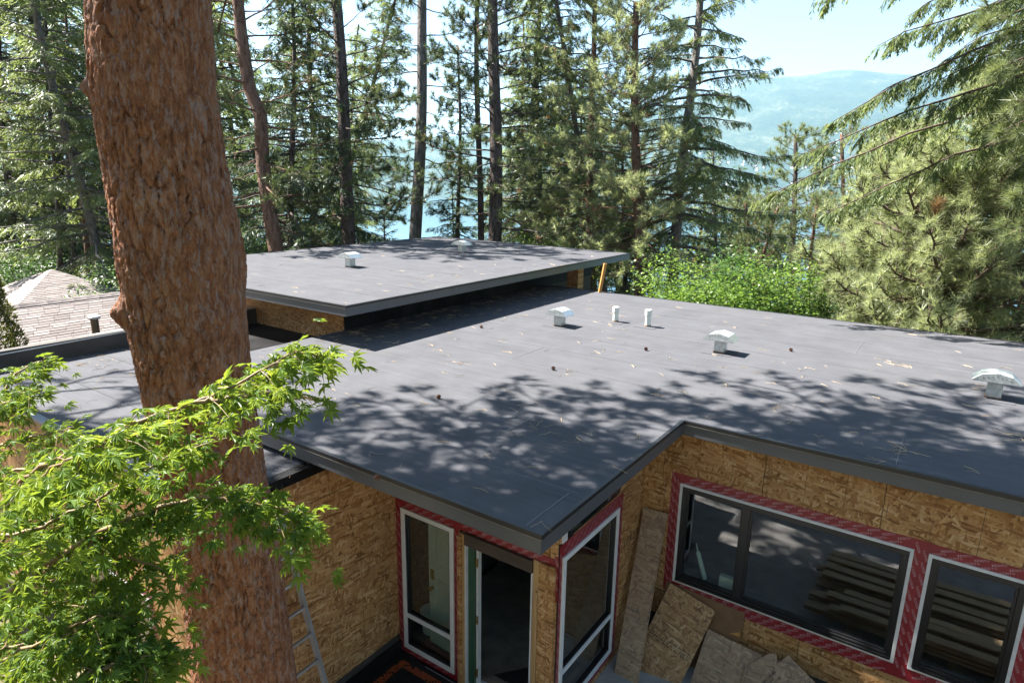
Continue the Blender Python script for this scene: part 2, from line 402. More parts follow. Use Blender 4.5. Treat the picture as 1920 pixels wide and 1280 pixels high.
# ------------------------------------------------------------------ ground, lake, hill
def gz(x, y):
    x = np.asarray(x, float); y = np.asarray(y, float)
    d = np.hypot(x-0.0, y+0.0)
    s = np.clip(y-15.0+.25*np.clip(-x-22, 0, 200), 0, None)
    z = -3.36 - .26*s*np.clip(s/25, 0, 1) - 0.0*d
    z = z + np.clip(-x-34, 0, 60)*-.03
    bump = .25*np.sin(x*.31+1.3)*np.cos(y*.27) + .5*np.sin(x*.06)*np.sin(y*.05+.7)
    z = z + .34*np.clip(-y-13, 0, 420)*np.clip((-y-13)/30, 0, 1)  # unseen slope behind the viewer, raised to block light from the horizon
    return np.maximum(z + bump*np.clip((d-16)/12, 0, 1), -75.0)
def build_ground():
    n = 90; rr = np.concatenate([[0.0], np.geomspace(2.0, 900, 70)]); a = np.linspace(0, 2*math.pi, n, endpoint=False)
    X = (rr[:, None]*np.cos(a)); Y = rr[:, None]*np.sin(a); V = np.stack([X, Y, gz(X, Y)], -1).reshape(-1, 3)
    i = np.arange(len(rr)-1)[:, None]*n; j = np.arange(n)[None, :]; k = (j+1) % n
    F = np.stack([i+j, i+n+j, i+n+k, i+k], -1).reshape(-1, 4)
    o = mesh_np('ground', V, [F], M['ground'], smooth=True); o['kind'] = 'structure'
    # lake floor / far land sheet reaching the horizon
    o = MB().box(-6400, 6400, -1200, 6800, -96, -95).build('valley_floor', M['hill']); o['kind'] = 'structure'
    # lake
    V = [(-4200, 260, -62), (2600, 260, -62), (3800, 3600, -62), (-5200, 3600, -62)]
    o = mesh_np('lake', V, [[(0, 1, 2, 3)]], M['water']); o['kind'] = 'structure'
build_ground()
def build_hill():
    # ridge line along the far shore, viewed direction FWD; u across, v away
    nu, nv = 200, 60
    rng = np.random.default_rng(3)
    f2 = np.array([-math.sin(yaw), math.cos(yaw)]); r2 = np.array([math.cos(yaw), math.sin(yaw)])
    u = np.linspace(-5200, 5200, nu); v = np.linspace(0, 1, nv)
    U, Vv = np.meshgrid(u, v)
    ctrl_u = [-5200, -3200, -1900, -900, -300, 250, 900, 1300, 1800, 2400, 3400, 5200]
    ctrl_h = [150, 210, 250, 300, 330, 390, 520, 640, 690, 640, 520, 420]
    H = np.interp(u, ctrl_u, ctrl_h)
    prof = np.where(Vv < .6, np.sin(np.clip(Vv/.6, 0, 1)*math.pi/2)**1.15, 1-.5*(Vv-.6)/.4)
    Z = -64+H[None, :]*prof
    for k in range(6):
        fr = .0011*1.9**k; am = 36/1.75**k
        Z += am*prof*np.sin(U*fr+rng.uniform(0, 9)+1.5*np.sin(Vv*5+k))*np.cos(Vv*1800*fr*1.3+rng.uniform(0, 9))
    D = 2500+Vv*2600-.05*np.abs(U)
    X = CAM[0]+r2[0]*U+f2[0]*D; Y = CAM[1]+r2[1]*U+f2[1]*D
    P = np.stack([X, Y, Z], -1).reshape(-1, 3)
    i = np.arange(nv-1)[:, None]*nu; j = np.arange(nu-1)[None, :]
    F = np.stack([i+j, i+j+1, i+nu+j+1, i+nu+j], -1).reshape(-1, 4)
    o = mesh_np('hill', P, [F], M['hill'], smooth=True); o['kind'] = 'structure'
    # town on the lower slope: hundreds of specks
    Vt, Ft = [], []
    for k in range(260):
        uu = rng.uniform(300, 2300); tt = rng.beta(1.3, 2.6)*.26
        jx = int((uu+5200)/10400*(nu-1)); iy = tt*(nv-1); i0 = int(iy)
        z = Z[i0, jx]*(1-iy+i0)+Z[i0+1, jx]*(iy-i0); d = 2500+tt*2600-.05*uu
        c = np.array([CAM[0]+r2[0]*uu+f2[0]*d, CAM[1]+r2[1]*uu+f2[1]*d, z])
        w, dd, h = rng.uniform(3, 7), rng.uniform(3, 6), rng.uniform(3, 6); th = rng.uniform(0, 3.1)
        ax = np.array([math.cos(th), math.sin(th), 0]); ay = np.array([-ax[1], ax[0], 0]); b = len(Vt)
        for zz in (-4, h):
            for sx, sy in ((-1, -1), (1, -1), (1, 1), (-1, 1)): Vt.append(c+ax*w*sx+ay*dd*sy+np.array([0, 0, zz]))
        for sx in (-1, 1): Vt.append(c+ax*w*sx+np.array([0, 0, h+3.0]))
        Ft += [[b, b+1, b+5, b+4], [b+1, b+2, b+6, b+5], [b+2, b+3, b+7, b+6], [b+3, b, b+4, b+7], [b+4, b+5, b+9, b+8], [b+6, b+7, b+8, b+9]]
    o = mesh_np('distant_town', Vt, [Ft], plain('town_walls', (.62, .58, .58), .8, 0, .35, .02)); o['kind'] = 'stuff'
    tag(o, 'pale specks of a far town spread over the lower hillside across the lake', 'town')
build_hill()
def build_haze():
    o = MB().box(-6500, 6500, -1300, 6900, -97.0, 760).build('haze', None); o['kind'] = 'stuff'
    m, nt, out = newmat('haze_air'); v = N(nt, 'VolumePrincipled', {'Color': (.48, .78, 1.0, 1), 'Density': 1.15e-4, 'Anisotropy': .2}); nt.links.new(v.outputs[0], out.inputs['Volume'])
    o.data.materials.clear(); o.data.materials.append(m)
build_haze()

# ------------------------------------------------------------------ main house
HOUSE = thing('house', 'flat roofed house under construction with OSB walls, dark membrane roofs and red taped windows', 'house', (-3.0, 4.0, -3.36))
TZ = 0.0; FT = .18
R3Z = -.245
def strip_x0(y):  # left edge of the main roof
    return -4.45-(y/1.6)*2.38 if y < 1.6 else -6.83
# main roof deck (core), its membrane rolls and lap seams
deck = MB().prism([(-.03, .03), (-.03, 3.22), (6.5, 3.22), (6.5, 10.9), (-6.8, 10.9), (-6.8, 1.62), (-4.43, .03)], -FT+.006, -.012).build('roof', M['osb_soffit'], HOUSE)
ys = [0, .8, 1.6, 2.4, 3.18, 4.15, 5.12, 6.09, 7.06, 8.03, 9.0, 9.97, 10.93]
for i, (a, b) in enumerate(zip(ys[:-1], ys[1:])):
    xr = 0.0 if b <= 3.19 else 6.5
    zt = 0.0
    bot = [(strip_x0(a), a, -.012), (xr, a, -.012), (xr, b, -.012), (strip_x0(b), b, -.012)]
    top = [(strip_x0(a), a, .0012), (xr, a, .0012), (xr, b, .0), (strip_x0(b), b, .0)]
    MB().hexa(bot, top).build('membrane_sheet', M['membrane'], deck)
    if i and i not in (4,):
        x0 = strip_x0(a)+.1
        sm = MB()
        rg = random.Random(i); x = x0
        while x < xr-.3:
            L = rg.uniform(.5, 2.2); e = min(x+L, xr-.05)
            sm.box(x, e, a-.004, a+.002, -.001, .0030); x = e+rg.uniform(.15, 1.3)
        sm.build('lap_seam', M['seam'], deck)['kind'] = 'stuff'
sm = MB()
for (x, y0, y1) in [(2.2, 3.3, 4.15), (-1.5, 1.6, 2.4), (-3.2, 4.15, 5.1), (-.18, .05, .75), (4.1, 5.1, 6.1), (-2.8, 7.1, 8.0), (1.2, 8.03, 9.0)]:
    sm.box(x-.005, x+.005, y0, y1, -.001, .0048)
sm.build('end_lap_seam', M['seam'], deck)['kind'] = 'stuff'

CONVEX = {(0, 0), (-5.82, 3.05), (-5.77, 14.0), (-13.87, 14.4)}
def fascia(parent, pts, zt, h=FT):
    """eave boards along the corner polyline pts (outside = right of travel)"""
    prev = None
    for (x0, y0), (x1, y1) in zip(pts[:-1], pts[1:]):
        d = np.array([x1-x0, y1-y0]); L = np.linalg.norm(d); d /= L; nrm = np.array([d[1], -d[0]])
        def seg(a, b, w0, w1, z0, z1, name, mat, bevel=0):
            p = np.array([x0, y0])
            q = [p+d*a+nrm*w0, p+d*b+nrm*w0, p+d*b+nrm*w1, p+d*a+nrm*w1]
            return MB().prism([tuple(v) for v in q][::-1], z0, z1).build(name, mat, parent, bevel=bevel)
        convex = prev is not None and prev[0]*d[1]-prev[1]*d[0] > 0; prev = d
        s0, s1 = (.0286, .0306) if convex else (0.0, 0.0)
        nj = max(1, int(round(L/3.05)))
        for q in range(nj):
            a, b = L*q/nj+(.0015 if q else 0), L*(q+1)/nj-(.0015 if q < nj-1 else 0); j = .0012*(q % 2)
            a0 = a if q else s0; a1 = a if q else s1; e = .0118 if q == nj-1 and L < 20 and (x1, y1) in CONVEX else 0
            seg(a0, b, -.028, j, zt-h, zt-.012, 'fascia', M['fascia'])
            seg(a1, b+e, -.03, .011+j, zt-.038, zt+.006, 'drip_edge', M['drip'])
            seg(a1, b+e, .004, .0125+j, zt-.046, zt-.039, 'flashing_lip', M['lip'])
fascia(deck, [(-4.45, 0), (0, 0), (0, 3.18), (6.5, 3.18)], 0.0)
fascia(deck, [(6.5, 3.18), (6.5, 10.93), (-6.83, 10.93)], 0.0)
fascia(deck, [(-6.83, 1.6), (-4.45, 0)], 0.0)

# upper roof and its box
UZ = .70
UP = [(-13.49, 2.99), (-5.82, 3.05), (-5.77, 14.0), (-13.87, 14.4)]
udeck = MB().prism([(-13.46, 3.02), (-5.85, 3.08), (-5.80, 13.97), (-13.84, 14.37)], UZ-FT+.006, UZ-.012).build('upper_roof', M['osb_soffit'], HOUSE)
def lerp(a, b, t): return a+(b-a)*t
for k in range(11):
    a, b = k/11, (k+1)/11
    pl = lambda t: (lerp(-13.49, -13.87, t), lerp(2.99, 14.4, t)); pr = lambda t: (lerp(-5.82, -5.77, t), lerp(3.05, 14.0, t))
    q = [pl(a), pr(a), pr(b), pl(b)]
    MB().hexa([(x, y, UZ-.012) for x, y in q], [(q[0][0], q[0][1], UZ+.0012), (q[1][0], q[1][1], UZ+.0012), (q[2][0], q[2][1], UZ), (q[3][0], q[3][1], UZ)]).build('membrane_sheet', M['membrane'], udeck)
    if k:
        p, e = pl(a), pr(a); sm = MB(); rg = random.Random(k+50); x = p[0]+.1
        while x < e[0]-.3:
            x2 = min(x+rg.uniform(.4, 1.6), e[0]-.05); sm.box(x, x2, p[1]-.004, p[1]+.003, UZ-.001, UZ+.0032); x = x2+rg.uniform(.2, 1.8)
        sm.build('lap_seam', M['seam'], udeck)['kind'] = 'stuff'
fascia(udeck, UP+[UP[0]], UZ)

# ---- walls
def cut(u0, u1, v0, v1, holes):
    """rectangles left of [u0,u1]x[v0,v1] after removing holes"""
    us = sorted({u0, u1, *[min(max(h[0], u0), u1) for h in holes], *[min(max(h[1], u0), u1) for h in holes]})
    out = []
    for a, b in zip(us[:-1], us[1:]):
        if b-a < 1e-4: continue
        m = (a+b)/2; hs = sorted([(max(h[2], v0), min(h[3], v1)) for h in holes if h[0] < m < h[1] and h[3] > v0 and h[2] < v1])
        z = v0
        for (c, d) in hs:
            if c > z+1e-4: out.append((a, b, z, c))
            z = max(z, d)
        if z < v1-1e-4: out.append((a, b, z, v1))
    return out
def wall(pl, u0, u1, v0, v1, holes, mat, pw=1.22, ph=2.44, u_start=None, v_start=None, thick=.13):
    core = MB()
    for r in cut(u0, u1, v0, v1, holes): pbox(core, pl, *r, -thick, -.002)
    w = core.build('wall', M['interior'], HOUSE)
    us = u_start if u_start is not None else u0; rows = []
    vz = v_start if v_start is not None else v0
    row = 0
    while vz < v1:
        t = min(vz+ph, v1); u = us-(pw*.5 if row % 2 else 0)
        while u < u1:
            a, b, c, d = max(u, u0), min(u+pw, u1), max(vz, v0), t
            if b-a > .02 and d-c > .02:
                  rs = cut(a, b, c, d, holes)
                  if rs:
                    g = .0035; grp = []
                    for r_ in rs:
                        hit = [q_ for q_ in grp if any(t_[1] >= r_[0]-1e-4 and t_[0] <= r_[1]+1e-4 and t_[3] > r_[2] and t_[2] < r_[3] for t_ in q_)]
                        new = [r_]
                        for q_ in hit: new += q_; grp.remove(q_)
                        grp.append(new)
                  for rs in (grp if rs else []):
                    mb = MB()
                    for (p, q, r, s) in rs:
                        pbox(mb, pl, p+(g if abs(p-a) < 1e-4 else 0), q-(g if abs(q-b) < 1e-4 else 0), r+(g if abs(r-c) < 1e-4 else 0), s-(g if abs(s-d) < 1e-4 else 0), 0, .0115)
                    mb.build('osb_panel', mat, w)
            u += pw
        vz += ph; row += 1
    return w
GZ = -3.36
PE, PC, PR, PW, PF = ('y', 1.27), ('x', -.56), ('y', 3.43), ('x', -2.95), ('y', -1.10)
# openings  (u0,u1,v0,v1)
W1 = (-2.84, -1.98, -3.25, -1.22)
DR = (-1.90, -.77, -3.30, -1.20)
W2 = (1.33, 2.68, -3.17, -1.10)
BW = (-.04, 2.48, -2.31, -.93)
SW = (2.63, 3.46, -2.31, -.93)
SW2 = (4.6, 5.6, -2.31, -.93)
WF = (-6.3, -4.45, -3.0, -1.85)
wE = wall(PE, -2.95, -.56, GZ, -FT, [W1, DR], M['osb_y'], u_start=-3.1)
wC = wall(PC, 1.27, 3.43, GZ, -FT, [W2], M['osb_x'], u_start=1.27+.3, v_start=GZ+.0)
wR = wall(PR, -.548, 6.5, GZ, -FT, [BW, SW, SW2], M['osb_y'], u_start=-.9, v_start=-2.9, pw=1.22, ph=1.94)
wW = wall(PW, -1.10, 1.258, GZ, R3Z-.03, [], M['osb_x'], pw=2.44, ph=1.22, u_start=-1.4, v_start=GZ+.26)
wF = wall(PF, -9.6, -2.951, GZ, R3Z-.03, [WF], M['osb_y'], u_start=-9.6)
# plain hidden sides and floor keep the inside dark
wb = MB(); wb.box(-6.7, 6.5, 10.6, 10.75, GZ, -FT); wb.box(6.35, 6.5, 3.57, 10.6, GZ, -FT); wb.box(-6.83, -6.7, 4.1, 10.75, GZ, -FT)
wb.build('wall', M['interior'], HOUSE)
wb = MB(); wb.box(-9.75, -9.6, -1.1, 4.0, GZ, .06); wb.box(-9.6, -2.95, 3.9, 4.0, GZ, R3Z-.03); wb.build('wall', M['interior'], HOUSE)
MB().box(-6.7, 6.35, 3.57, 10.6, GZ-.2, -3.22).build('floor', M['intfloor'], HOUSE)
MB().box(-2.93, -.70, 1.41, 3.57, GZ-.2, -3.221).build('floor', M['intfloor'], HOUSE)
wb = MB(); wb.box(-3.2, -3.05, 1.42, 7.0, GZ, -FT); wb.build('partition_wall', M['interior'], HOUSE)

# box under the upper roof
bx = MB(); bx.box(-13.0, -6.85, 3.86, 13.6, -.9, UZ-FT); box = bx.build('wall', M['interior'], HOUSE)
for a, b in ((-13.0, -11.66), (-11.66, -10.44), (-10.44, -9.22), (-9.22, -8.0), (-8.0, -6.842)):
    MB().box(a+.003, b-.003, 3.848, 3.86, -.33, UZ-FT-.002).build('osb_panel', M['osb_y'], box)
MB().box(-13.0, -6.842, 3.835, 3.858, -.9, -.331).build('membrane_upstand', M['membrane_black'], box)
mbx = MB(); mbx.box(-6.849, -6.832, 3.87, 13.6, -.02, .40); mbx.build('membrane_upstand', M['membrane_black'], box)
for a, b in ((3.87, 6.3), (6.3, 8.74), (8.74, 11.18), (11.18, 13.6)):
    MB().box(-6.849, -6.836, a+.003, b-.003, .402, UZ-FT-.002).build('osb_panel', M['osb_x'], box)
# sheathed pier and raking timber at the far end
MB().box(-6.33, -5.99, 11.25, 11.55, -3.3, UZ-FT-.002).build('pier', M['osb_y'], HOUSE)
b0 = at(1122, 560, 16.6); b1 = at(1135, 494, 16.4); d = b1-b0; b0 = b0-d*2.2
MB().tube([b0, b1], .05, 4).build('raking_timber', M['plank_orange'], HOUSE)

# wing roof on the left (lower)
wing = MB().prism([(-9.6, -1.13), (-2.93, -1.13), (-2.93, 1.2), (-4.6, 1.2), (-6.95, 3.84), (-9.6, 3.84)], R3Z-.16, R3Z-.012).build('wing_roof', M['osb_soffit'], HOUSE)
wy = [-1.13, -.2, .75, 1.7]
for a, b in zip(wy[:-1], wy[1:]):
    xr = -2.93 if b < 1.2 else -4.6
    MB().hexa([(-9.6, a, R3Z-.012), (xr, a, R3Z-.012), (xr, b, R3Z-.012), (-9.6, b, R3Z-.012)], [(-9.6, a, R3Z+.002), (xr, a, R3Z+.002), (xr, b-.002, R3Z-.001), (-9.6, b-.002, R3Z-.001)]).build('membrane_sheet', M['membrane'], wing)
MB().prism([(-9.6, 1.7), (-6.9, 1.7), (-6.9, 3.835), (-9.6, 3.835)], R3Z-.012, R3Z).build('membrane_sheet', M['membrane_black'], wing)  # black put into this sheet for the upper roof's shade beside the box
e = MB()
for k in range(3): e.box(-3.06+.05*k, -3.018+.05*k, -1.06, 1.15, R3Z+.003, R3Z+.010+.003*k)
e.box(-2.937, -2.925, -1.13, 1.15, R3Z-.10, R3Z+.012)
e.build('edge_strip', M['membrane_black'], wing)
MB().box(-9.6, -2.92, -1.155, -1.128, R3Z-.035, R3Z+.012).build('edge_flashing', M['blueflash'], wing)
MB().box(-9.6, -2.92, -1.13, -1.06, R3Z+.001, R3Z+.0135).build('edge_flashing', M['blueflash'], wing)
# black parapet with pale cap
par = MB().hexa([(-9.75, -2.2, -.9), (-9.61, -2.2, -.9), (-9.63, 3.84, -.9), (-9.77, 3.84, -.9)], [(-9.75, -2.2, -.02), (-9.61, -2.2, -.02), (-9.63, 3.84, .07), (-9.77, 3.84, .07)]).build('parapet', M['membrane_black'], HOUSE)
MB().hexa([(-9.79, -2.2, -.018), (-9.585, -2.2, -.018), (-9.605, 3.84, .072), (-9.81, 3.84, .072)], [(-9.79, -2.2, .010), (-9.585, -2.2, .002), (-9.605, 3.84, .092), (-9.81, 3.84, .10)]).build('cap_flashing', M['cap_flash'], par)

# ---- windows
def pane(pl, u0, u1, v0, v1, w, parent):
    return pbox(MB(), pl, u0, u1, v0, v1, w, w+.006).build('pane', M['glass'], parent)
def bars(pl, u0, u1, v0, v1, fw, w0, w1, name, mat, parent, bevel=.003):
    m = MB()
    pbox(m, pl, u0, u1, v0, v0+fw, w0, w1); pbox(m, pl, u0, u1, v1-fw, v1, w0, w1)
    pbox(m, pl, u0, u0+fw, v0+fw, v1-fw, w0, w1); pbox(m, pl, u1-fw, u1, v0+fw, v1-fw, w0, w1)
    return m.build(name, mat, parent, bevel=bevel)
# white tall windows
def white_window(pl, r, vm):
    u0, u1, v0, v1 = r
    f = bars(pl, u0, u1, v0, v1, .062, -.05, .035, 'window', M['vinyl'], HOUSE)
    bars(pl, u0+.062, u1-.062, v0+.062, v1-.062, .016, -.045, .020, 'window_stop', M['blackframe'], f, 0)
    pbox(MB(), pl, u0+.063, u1-.063, vm-.03, vm+.03, -.04, .030).build('mullion', M['vinyl'], f, bevel=.003)
    pbox(MB(), pl, u0+.079, u1-.079, vm+.031, vm+.046, -.04, .016).build('window_stop', M['blackframe'], f)
    pbox(MB(), pl, u0+.079, u1-.079, vm-.046, vm-.031, -.04, .016).build('window_stop', M['blackframe'], f)
    pane(pl, u0+.078, u1-.078, vm+.046, v1-.078, -.02, f); pane(pl, u0+.078, u1-.078, v0+.078, vm-.046, -.02, f)
    return f
white_window(PE, W1, -2.745)
white_window(PC, W2, -2.59)
def black_window(pl, r, mull=()):
    u0, u1, v0, v1 = r
    o = bars(pl, u0-.01, u1+.01, v0-.01, v1+.01, .034, .004, .032, 'window', M['whitewrap'], HOUSE)
    bars(pl, u0+.024, u1-.024, v0+.024, v1-.024, .055, -.09, .026, 'sash', M['blackframe'], o)
    us = [u0+.079]+[m for m in mull]+[u1-.079]
    for m in mull: pbox(MB(), pl, m-.045, m+.045, v0+.079, v1-.079, -.085, .02).build('mullion', M['blackframe'], o, bevel=.003)
    for i, (a, b) in enumerate(zip(us[:-1], us[1:])):
        a2 = a+(.045 if i else 0); b2 = b-(.045 if i < len(us)-2 else 0)
        bars(pl, a2, b2, v0+.079, v1-.079, .022, -.06, .004, 'glazing_bead', M['blackframe'], o, 0)
        pane(pl, a2+.02, b2-.02, v0+.099, v1-.099, -.03, o)
    pbox(MB(), pl, u0+.03, u1-.03, v0+.024, v0+.05, .026, .05).build('window_sill', M['blackframe'], o, bevel=.002)
    return o
black_window(PR, BW, (.78,)); black_window(PR, SW, ()); black_window(PR, SW2, ()); black_window(PF, WF, (-5.4,))

# ---- red printed flashing tape
cu = bpy.data.curves.new('word', 'FONT'); cu.body = 'RESISTO'; cu.size = 1.0; cu.resolution_u = 1; cu.align_x = 'CENTER'; cu.align_y = 'CENTER'
_wo = bpy.data.objects.new('word', cu); _wm = bpy.data.meshes.new_from_object(_wo)
_wv = np.array([v.co[:] for v in _wm.vertices]); _wf = [tuple(p.vertices) for p in _wm.polygons]
bpy.data.objects.remove(_wo); bpy.data.meshes.remove(_wm)
_wv[:, 0] *= 1.0; _ww = np.ptp(_wv[:, 0])
def tape(pl, strips, parent):
    """strips: (u0,u1,v0,v1,vertical)"""
    rg = random.Random(len(strips)*7+int(strips[0][0]*100))
    tb = MB(); pr = MB(); SZ = .034; wl = SZ*_ww
    for si, (u0, u1, v0, v1, vert) in enumerate(strips):
        lift = .0135+.0012*si
        pbox(tb, pl, u0, u1, v0, v1, .0118, lift)
        L, Wd = (v1-v0, u1-u0) if vert else (u1-u0, v1-v0)
        ang = R_(20); rows = max(1, int(round(Wd/.062)))
        pitchL = wl*1.16; s0 = rg.uniform(0, pitchL)
        for rI in range(rows):
            cy = (rI+.5)*Wd/rows; s = -s0+(rI % 2)*pitchL*.5
            while s < L:
                x = _wv[:, 0]*SZ; y = _wv[:, 1]*SZ
                a = x*math.cos(ang)-y*math.sin(ang)+s; b = x*math.sin(ang)+y*math.cos(ang)+cy
                if a.min() > .002 and a.max() < L-.002 and b.min() > -.012 and b.max() < Wd+.012:
                    b = np.clip(b, .001, Wd-.001)
                    if vert: uu, vv = u1-b, v0+a
                    else: uu, vv = u0+a, v0+b
                    w = np.full_like(a, lift+.0006)
                    P = np.stack([uu, np.full_like(a, pl[1])-w, vv], 1) if pl[0] == 'y' else np.stack([np.full_like(a, pl[1])+w, uu, vv], 1)
                    pr.add(P, _wf)
                s += pitchL
    t = tb.build('flashing_tape', M['tape'], parent)
    if pr.n:
        p = pr.build('tape_print', M['print'], t); p['kind'] = 'stuff'
    return t
def ring(r, l, rr, b, t):
    u0, u1, v0, v1 = r
    return [(u0-l, u0, v0-b, v1+t, True), (u1, u1+rr, v0-b, v1+t, True), (u0, u1, v1, v1+t, False), (u0, u1, v0-b, v0, False)]
tape(PE, ring(W1, .105, .075, .09, .10)+[(-1.90, -.60, -1.20, -1.10, False)], wE)
tape(PC, ring(W2, .055, .12, .10, .16), wC)
tape(PR, ring(BW, .13, .15, .17, .13)+[(2.63, 3.46, -.93, -.81, False), (2.63, 3.46, -2.48, -2.31, False), (3.46, 3.61, -2.48, -.80, True)], wR)
tape(PR, ring(SW2, .13, .13, .17, .13), wR)
tape(PF, ring(WF, .12, .10, .12, .12), wF)
# corner tape above the doorway post
tape(PE, [(-.60, -.549, -1.60, -1.06, True)], wE)

# ---- doorway
dz0, dz1 = -3.30, -1.36
MB().box(-1.895, -1.80, 1.235, 1.40, GZ, -1.24).build('door_post', M['lumber'], HOUSE, bevel=.004)
MB().box(-1.895, -1.845, 1.205, 1.234, GZ, -1.26).build('door_post', M['osb_y'], HOUSE)
MB().box(-.85, -.775, 1.235, 1.40, GZ, -1.19).build('door_post', M['lumber'], HOUSE, bevel=.004)
MB().box(-.80, -.776, 1.20, 1.234, GZ, -1.55).build('door_post', M['lumber'], HOUSE, bevel=.003)
MB().box(-.772, -.575, 1.222, 1.257, GZ, -1.19).build('corner_board', M['osb_y'], HOUSE)
MB().box(-1.798, -.852, 1.215, 1.395, -1.352, -1.205).build('header_board', M['darkwood'], HOUSE)
fr = MB(); fr.box(-1.798, -1.78, 1.225, 1.39, dz0, dz1); fr.box(-.87, -.852, 1.225, 1.39, dz0, dz1); fr.box(-1.798, -.852, 1.225, 1.39, dz1, -1.354)
frame = fr.build('door_frame', M['whitewrap'], HOUSE)
MB().box(-1.778, -1.685, 1.27, 1.36, dz0+.02, dz1-.003).build('green_jamb', M['green'], frame)
MB().box(-1.682, -1.652, 1.30, 1.36, dz0+.02, dz1-.01).build('door_stop', M['whitewrap'], frame)
MB().box(-1.80, -.85, 1.20, 1.42, GZ, -3.29).build('door_sill', M['whitewrap'], frame)
for z in (-1.58, -2.35, -3.1):
    MB().box(-1.678, -1.65, 1.288, 1.299, z-.055, z+.055).build('hinge', M['brass'], frame)
# the open leaf folded back behind the side window
hin = np.array([-1.74, 1.445, 0]); dl = np.array([-1.0, .05, 0]); dl = dl/np.linalg.norm(dl); nl = np.array([dl[1], -dl[0], 0]); nl = -nl if nl[1] > 0 else nl
zc = (-3.2-1.38)/2
leaf = MB().obox(hin+dl*.43+np.array([0, 0, zc]), dl*.42, nl*.02, (0, 0, .91)).build('door', M['doorwhite'], HOUSE, bevel=.003)
mp = MB()
for (s0, s1, z0, z1) in ((.09, .36, -2.0, -1.5), (.46, .72, -2.0, -1.5), (.09, .36, -3.05, -2.2), (.46, .72, -3.05, -2.2)):
    for (a, b, c, d2) in ((s0, s1, z0, z0+.018), (s0, s1, z1-.018, z1), (s0, s0+.018, z0, z1), (s1-.018, s1, z0, z1)):
        mp.obox(hin+dl*(a+b)/2+nl*.023+np.array([0, 0, (c+d2)/2]), dl*(b-a)/2, nl*.004, (0, 0, (d2-c)/2))
mp.build('door_moulding', M['doorwhite'], leaf)
MB().obox(hin+dl*.78+nl*.028+np.array([0, 0, -2.16]), dl*.028, nl*.008, (0, 0, .07)).build('deadbolt', M['brass'], leaf, bevel=.004)
kb = hin+dl*.785+np.array([0, 0, -2.36])
MB().tube([kb+nl*.02, kb+nl*.045, kb+nl*.05, kb+nl*.07, kb+nl*.085], [.03, .014, .026, .032, .012], 12).build('door_knob', M['brass'], leaf, smooth=True)

tr_ = pbox(MB(), PC, 1.42, 2.66, -.90, -.70, .0118, .03).build('transom_frame', M['blackframe'], HOUSE)
pbox(MB(), PC, 1.48, 2.60, -.86, -.73, .0302, .034).build('pane', M['glass'], tr_)
pbox(MB(), PC, 1.30, 1.40, -.92, -.66, .0118, .026).build('transom_trim', M['whitewrap'], HOUSE)

# stamps printed on sheets
def stamp(pl, u0, u1, v0, v1, parent, seed, w=.0123, slope=0.0):
    rg = random.Random(seed); m = MB(); u = u0
    while u < u1:
        g = rg.uniform(.003, .014)
        if rg.random() < .75:
            for r in range(3):
                a = v0+(v1-v0)*r/3; b = a+(v1-v0)/3*rg.uniform(.4, .95)
                if rg.random() < .8: pbox(m, pl, u, min(u+g*.6, u1), a+slope*(u-u0), b+slope*(u-u0), w-.0005, w)
        u += g
    p = m.build('printed_stamp', M['blackprint'], parent); p['kind'] = 'stuff'; return p
stamp(PC, 2.86, 3.36, -1.78, -1.66, wC, 4); stamp(PC, 2.95, 3.35, -2.45, -2.35, wC, 5)

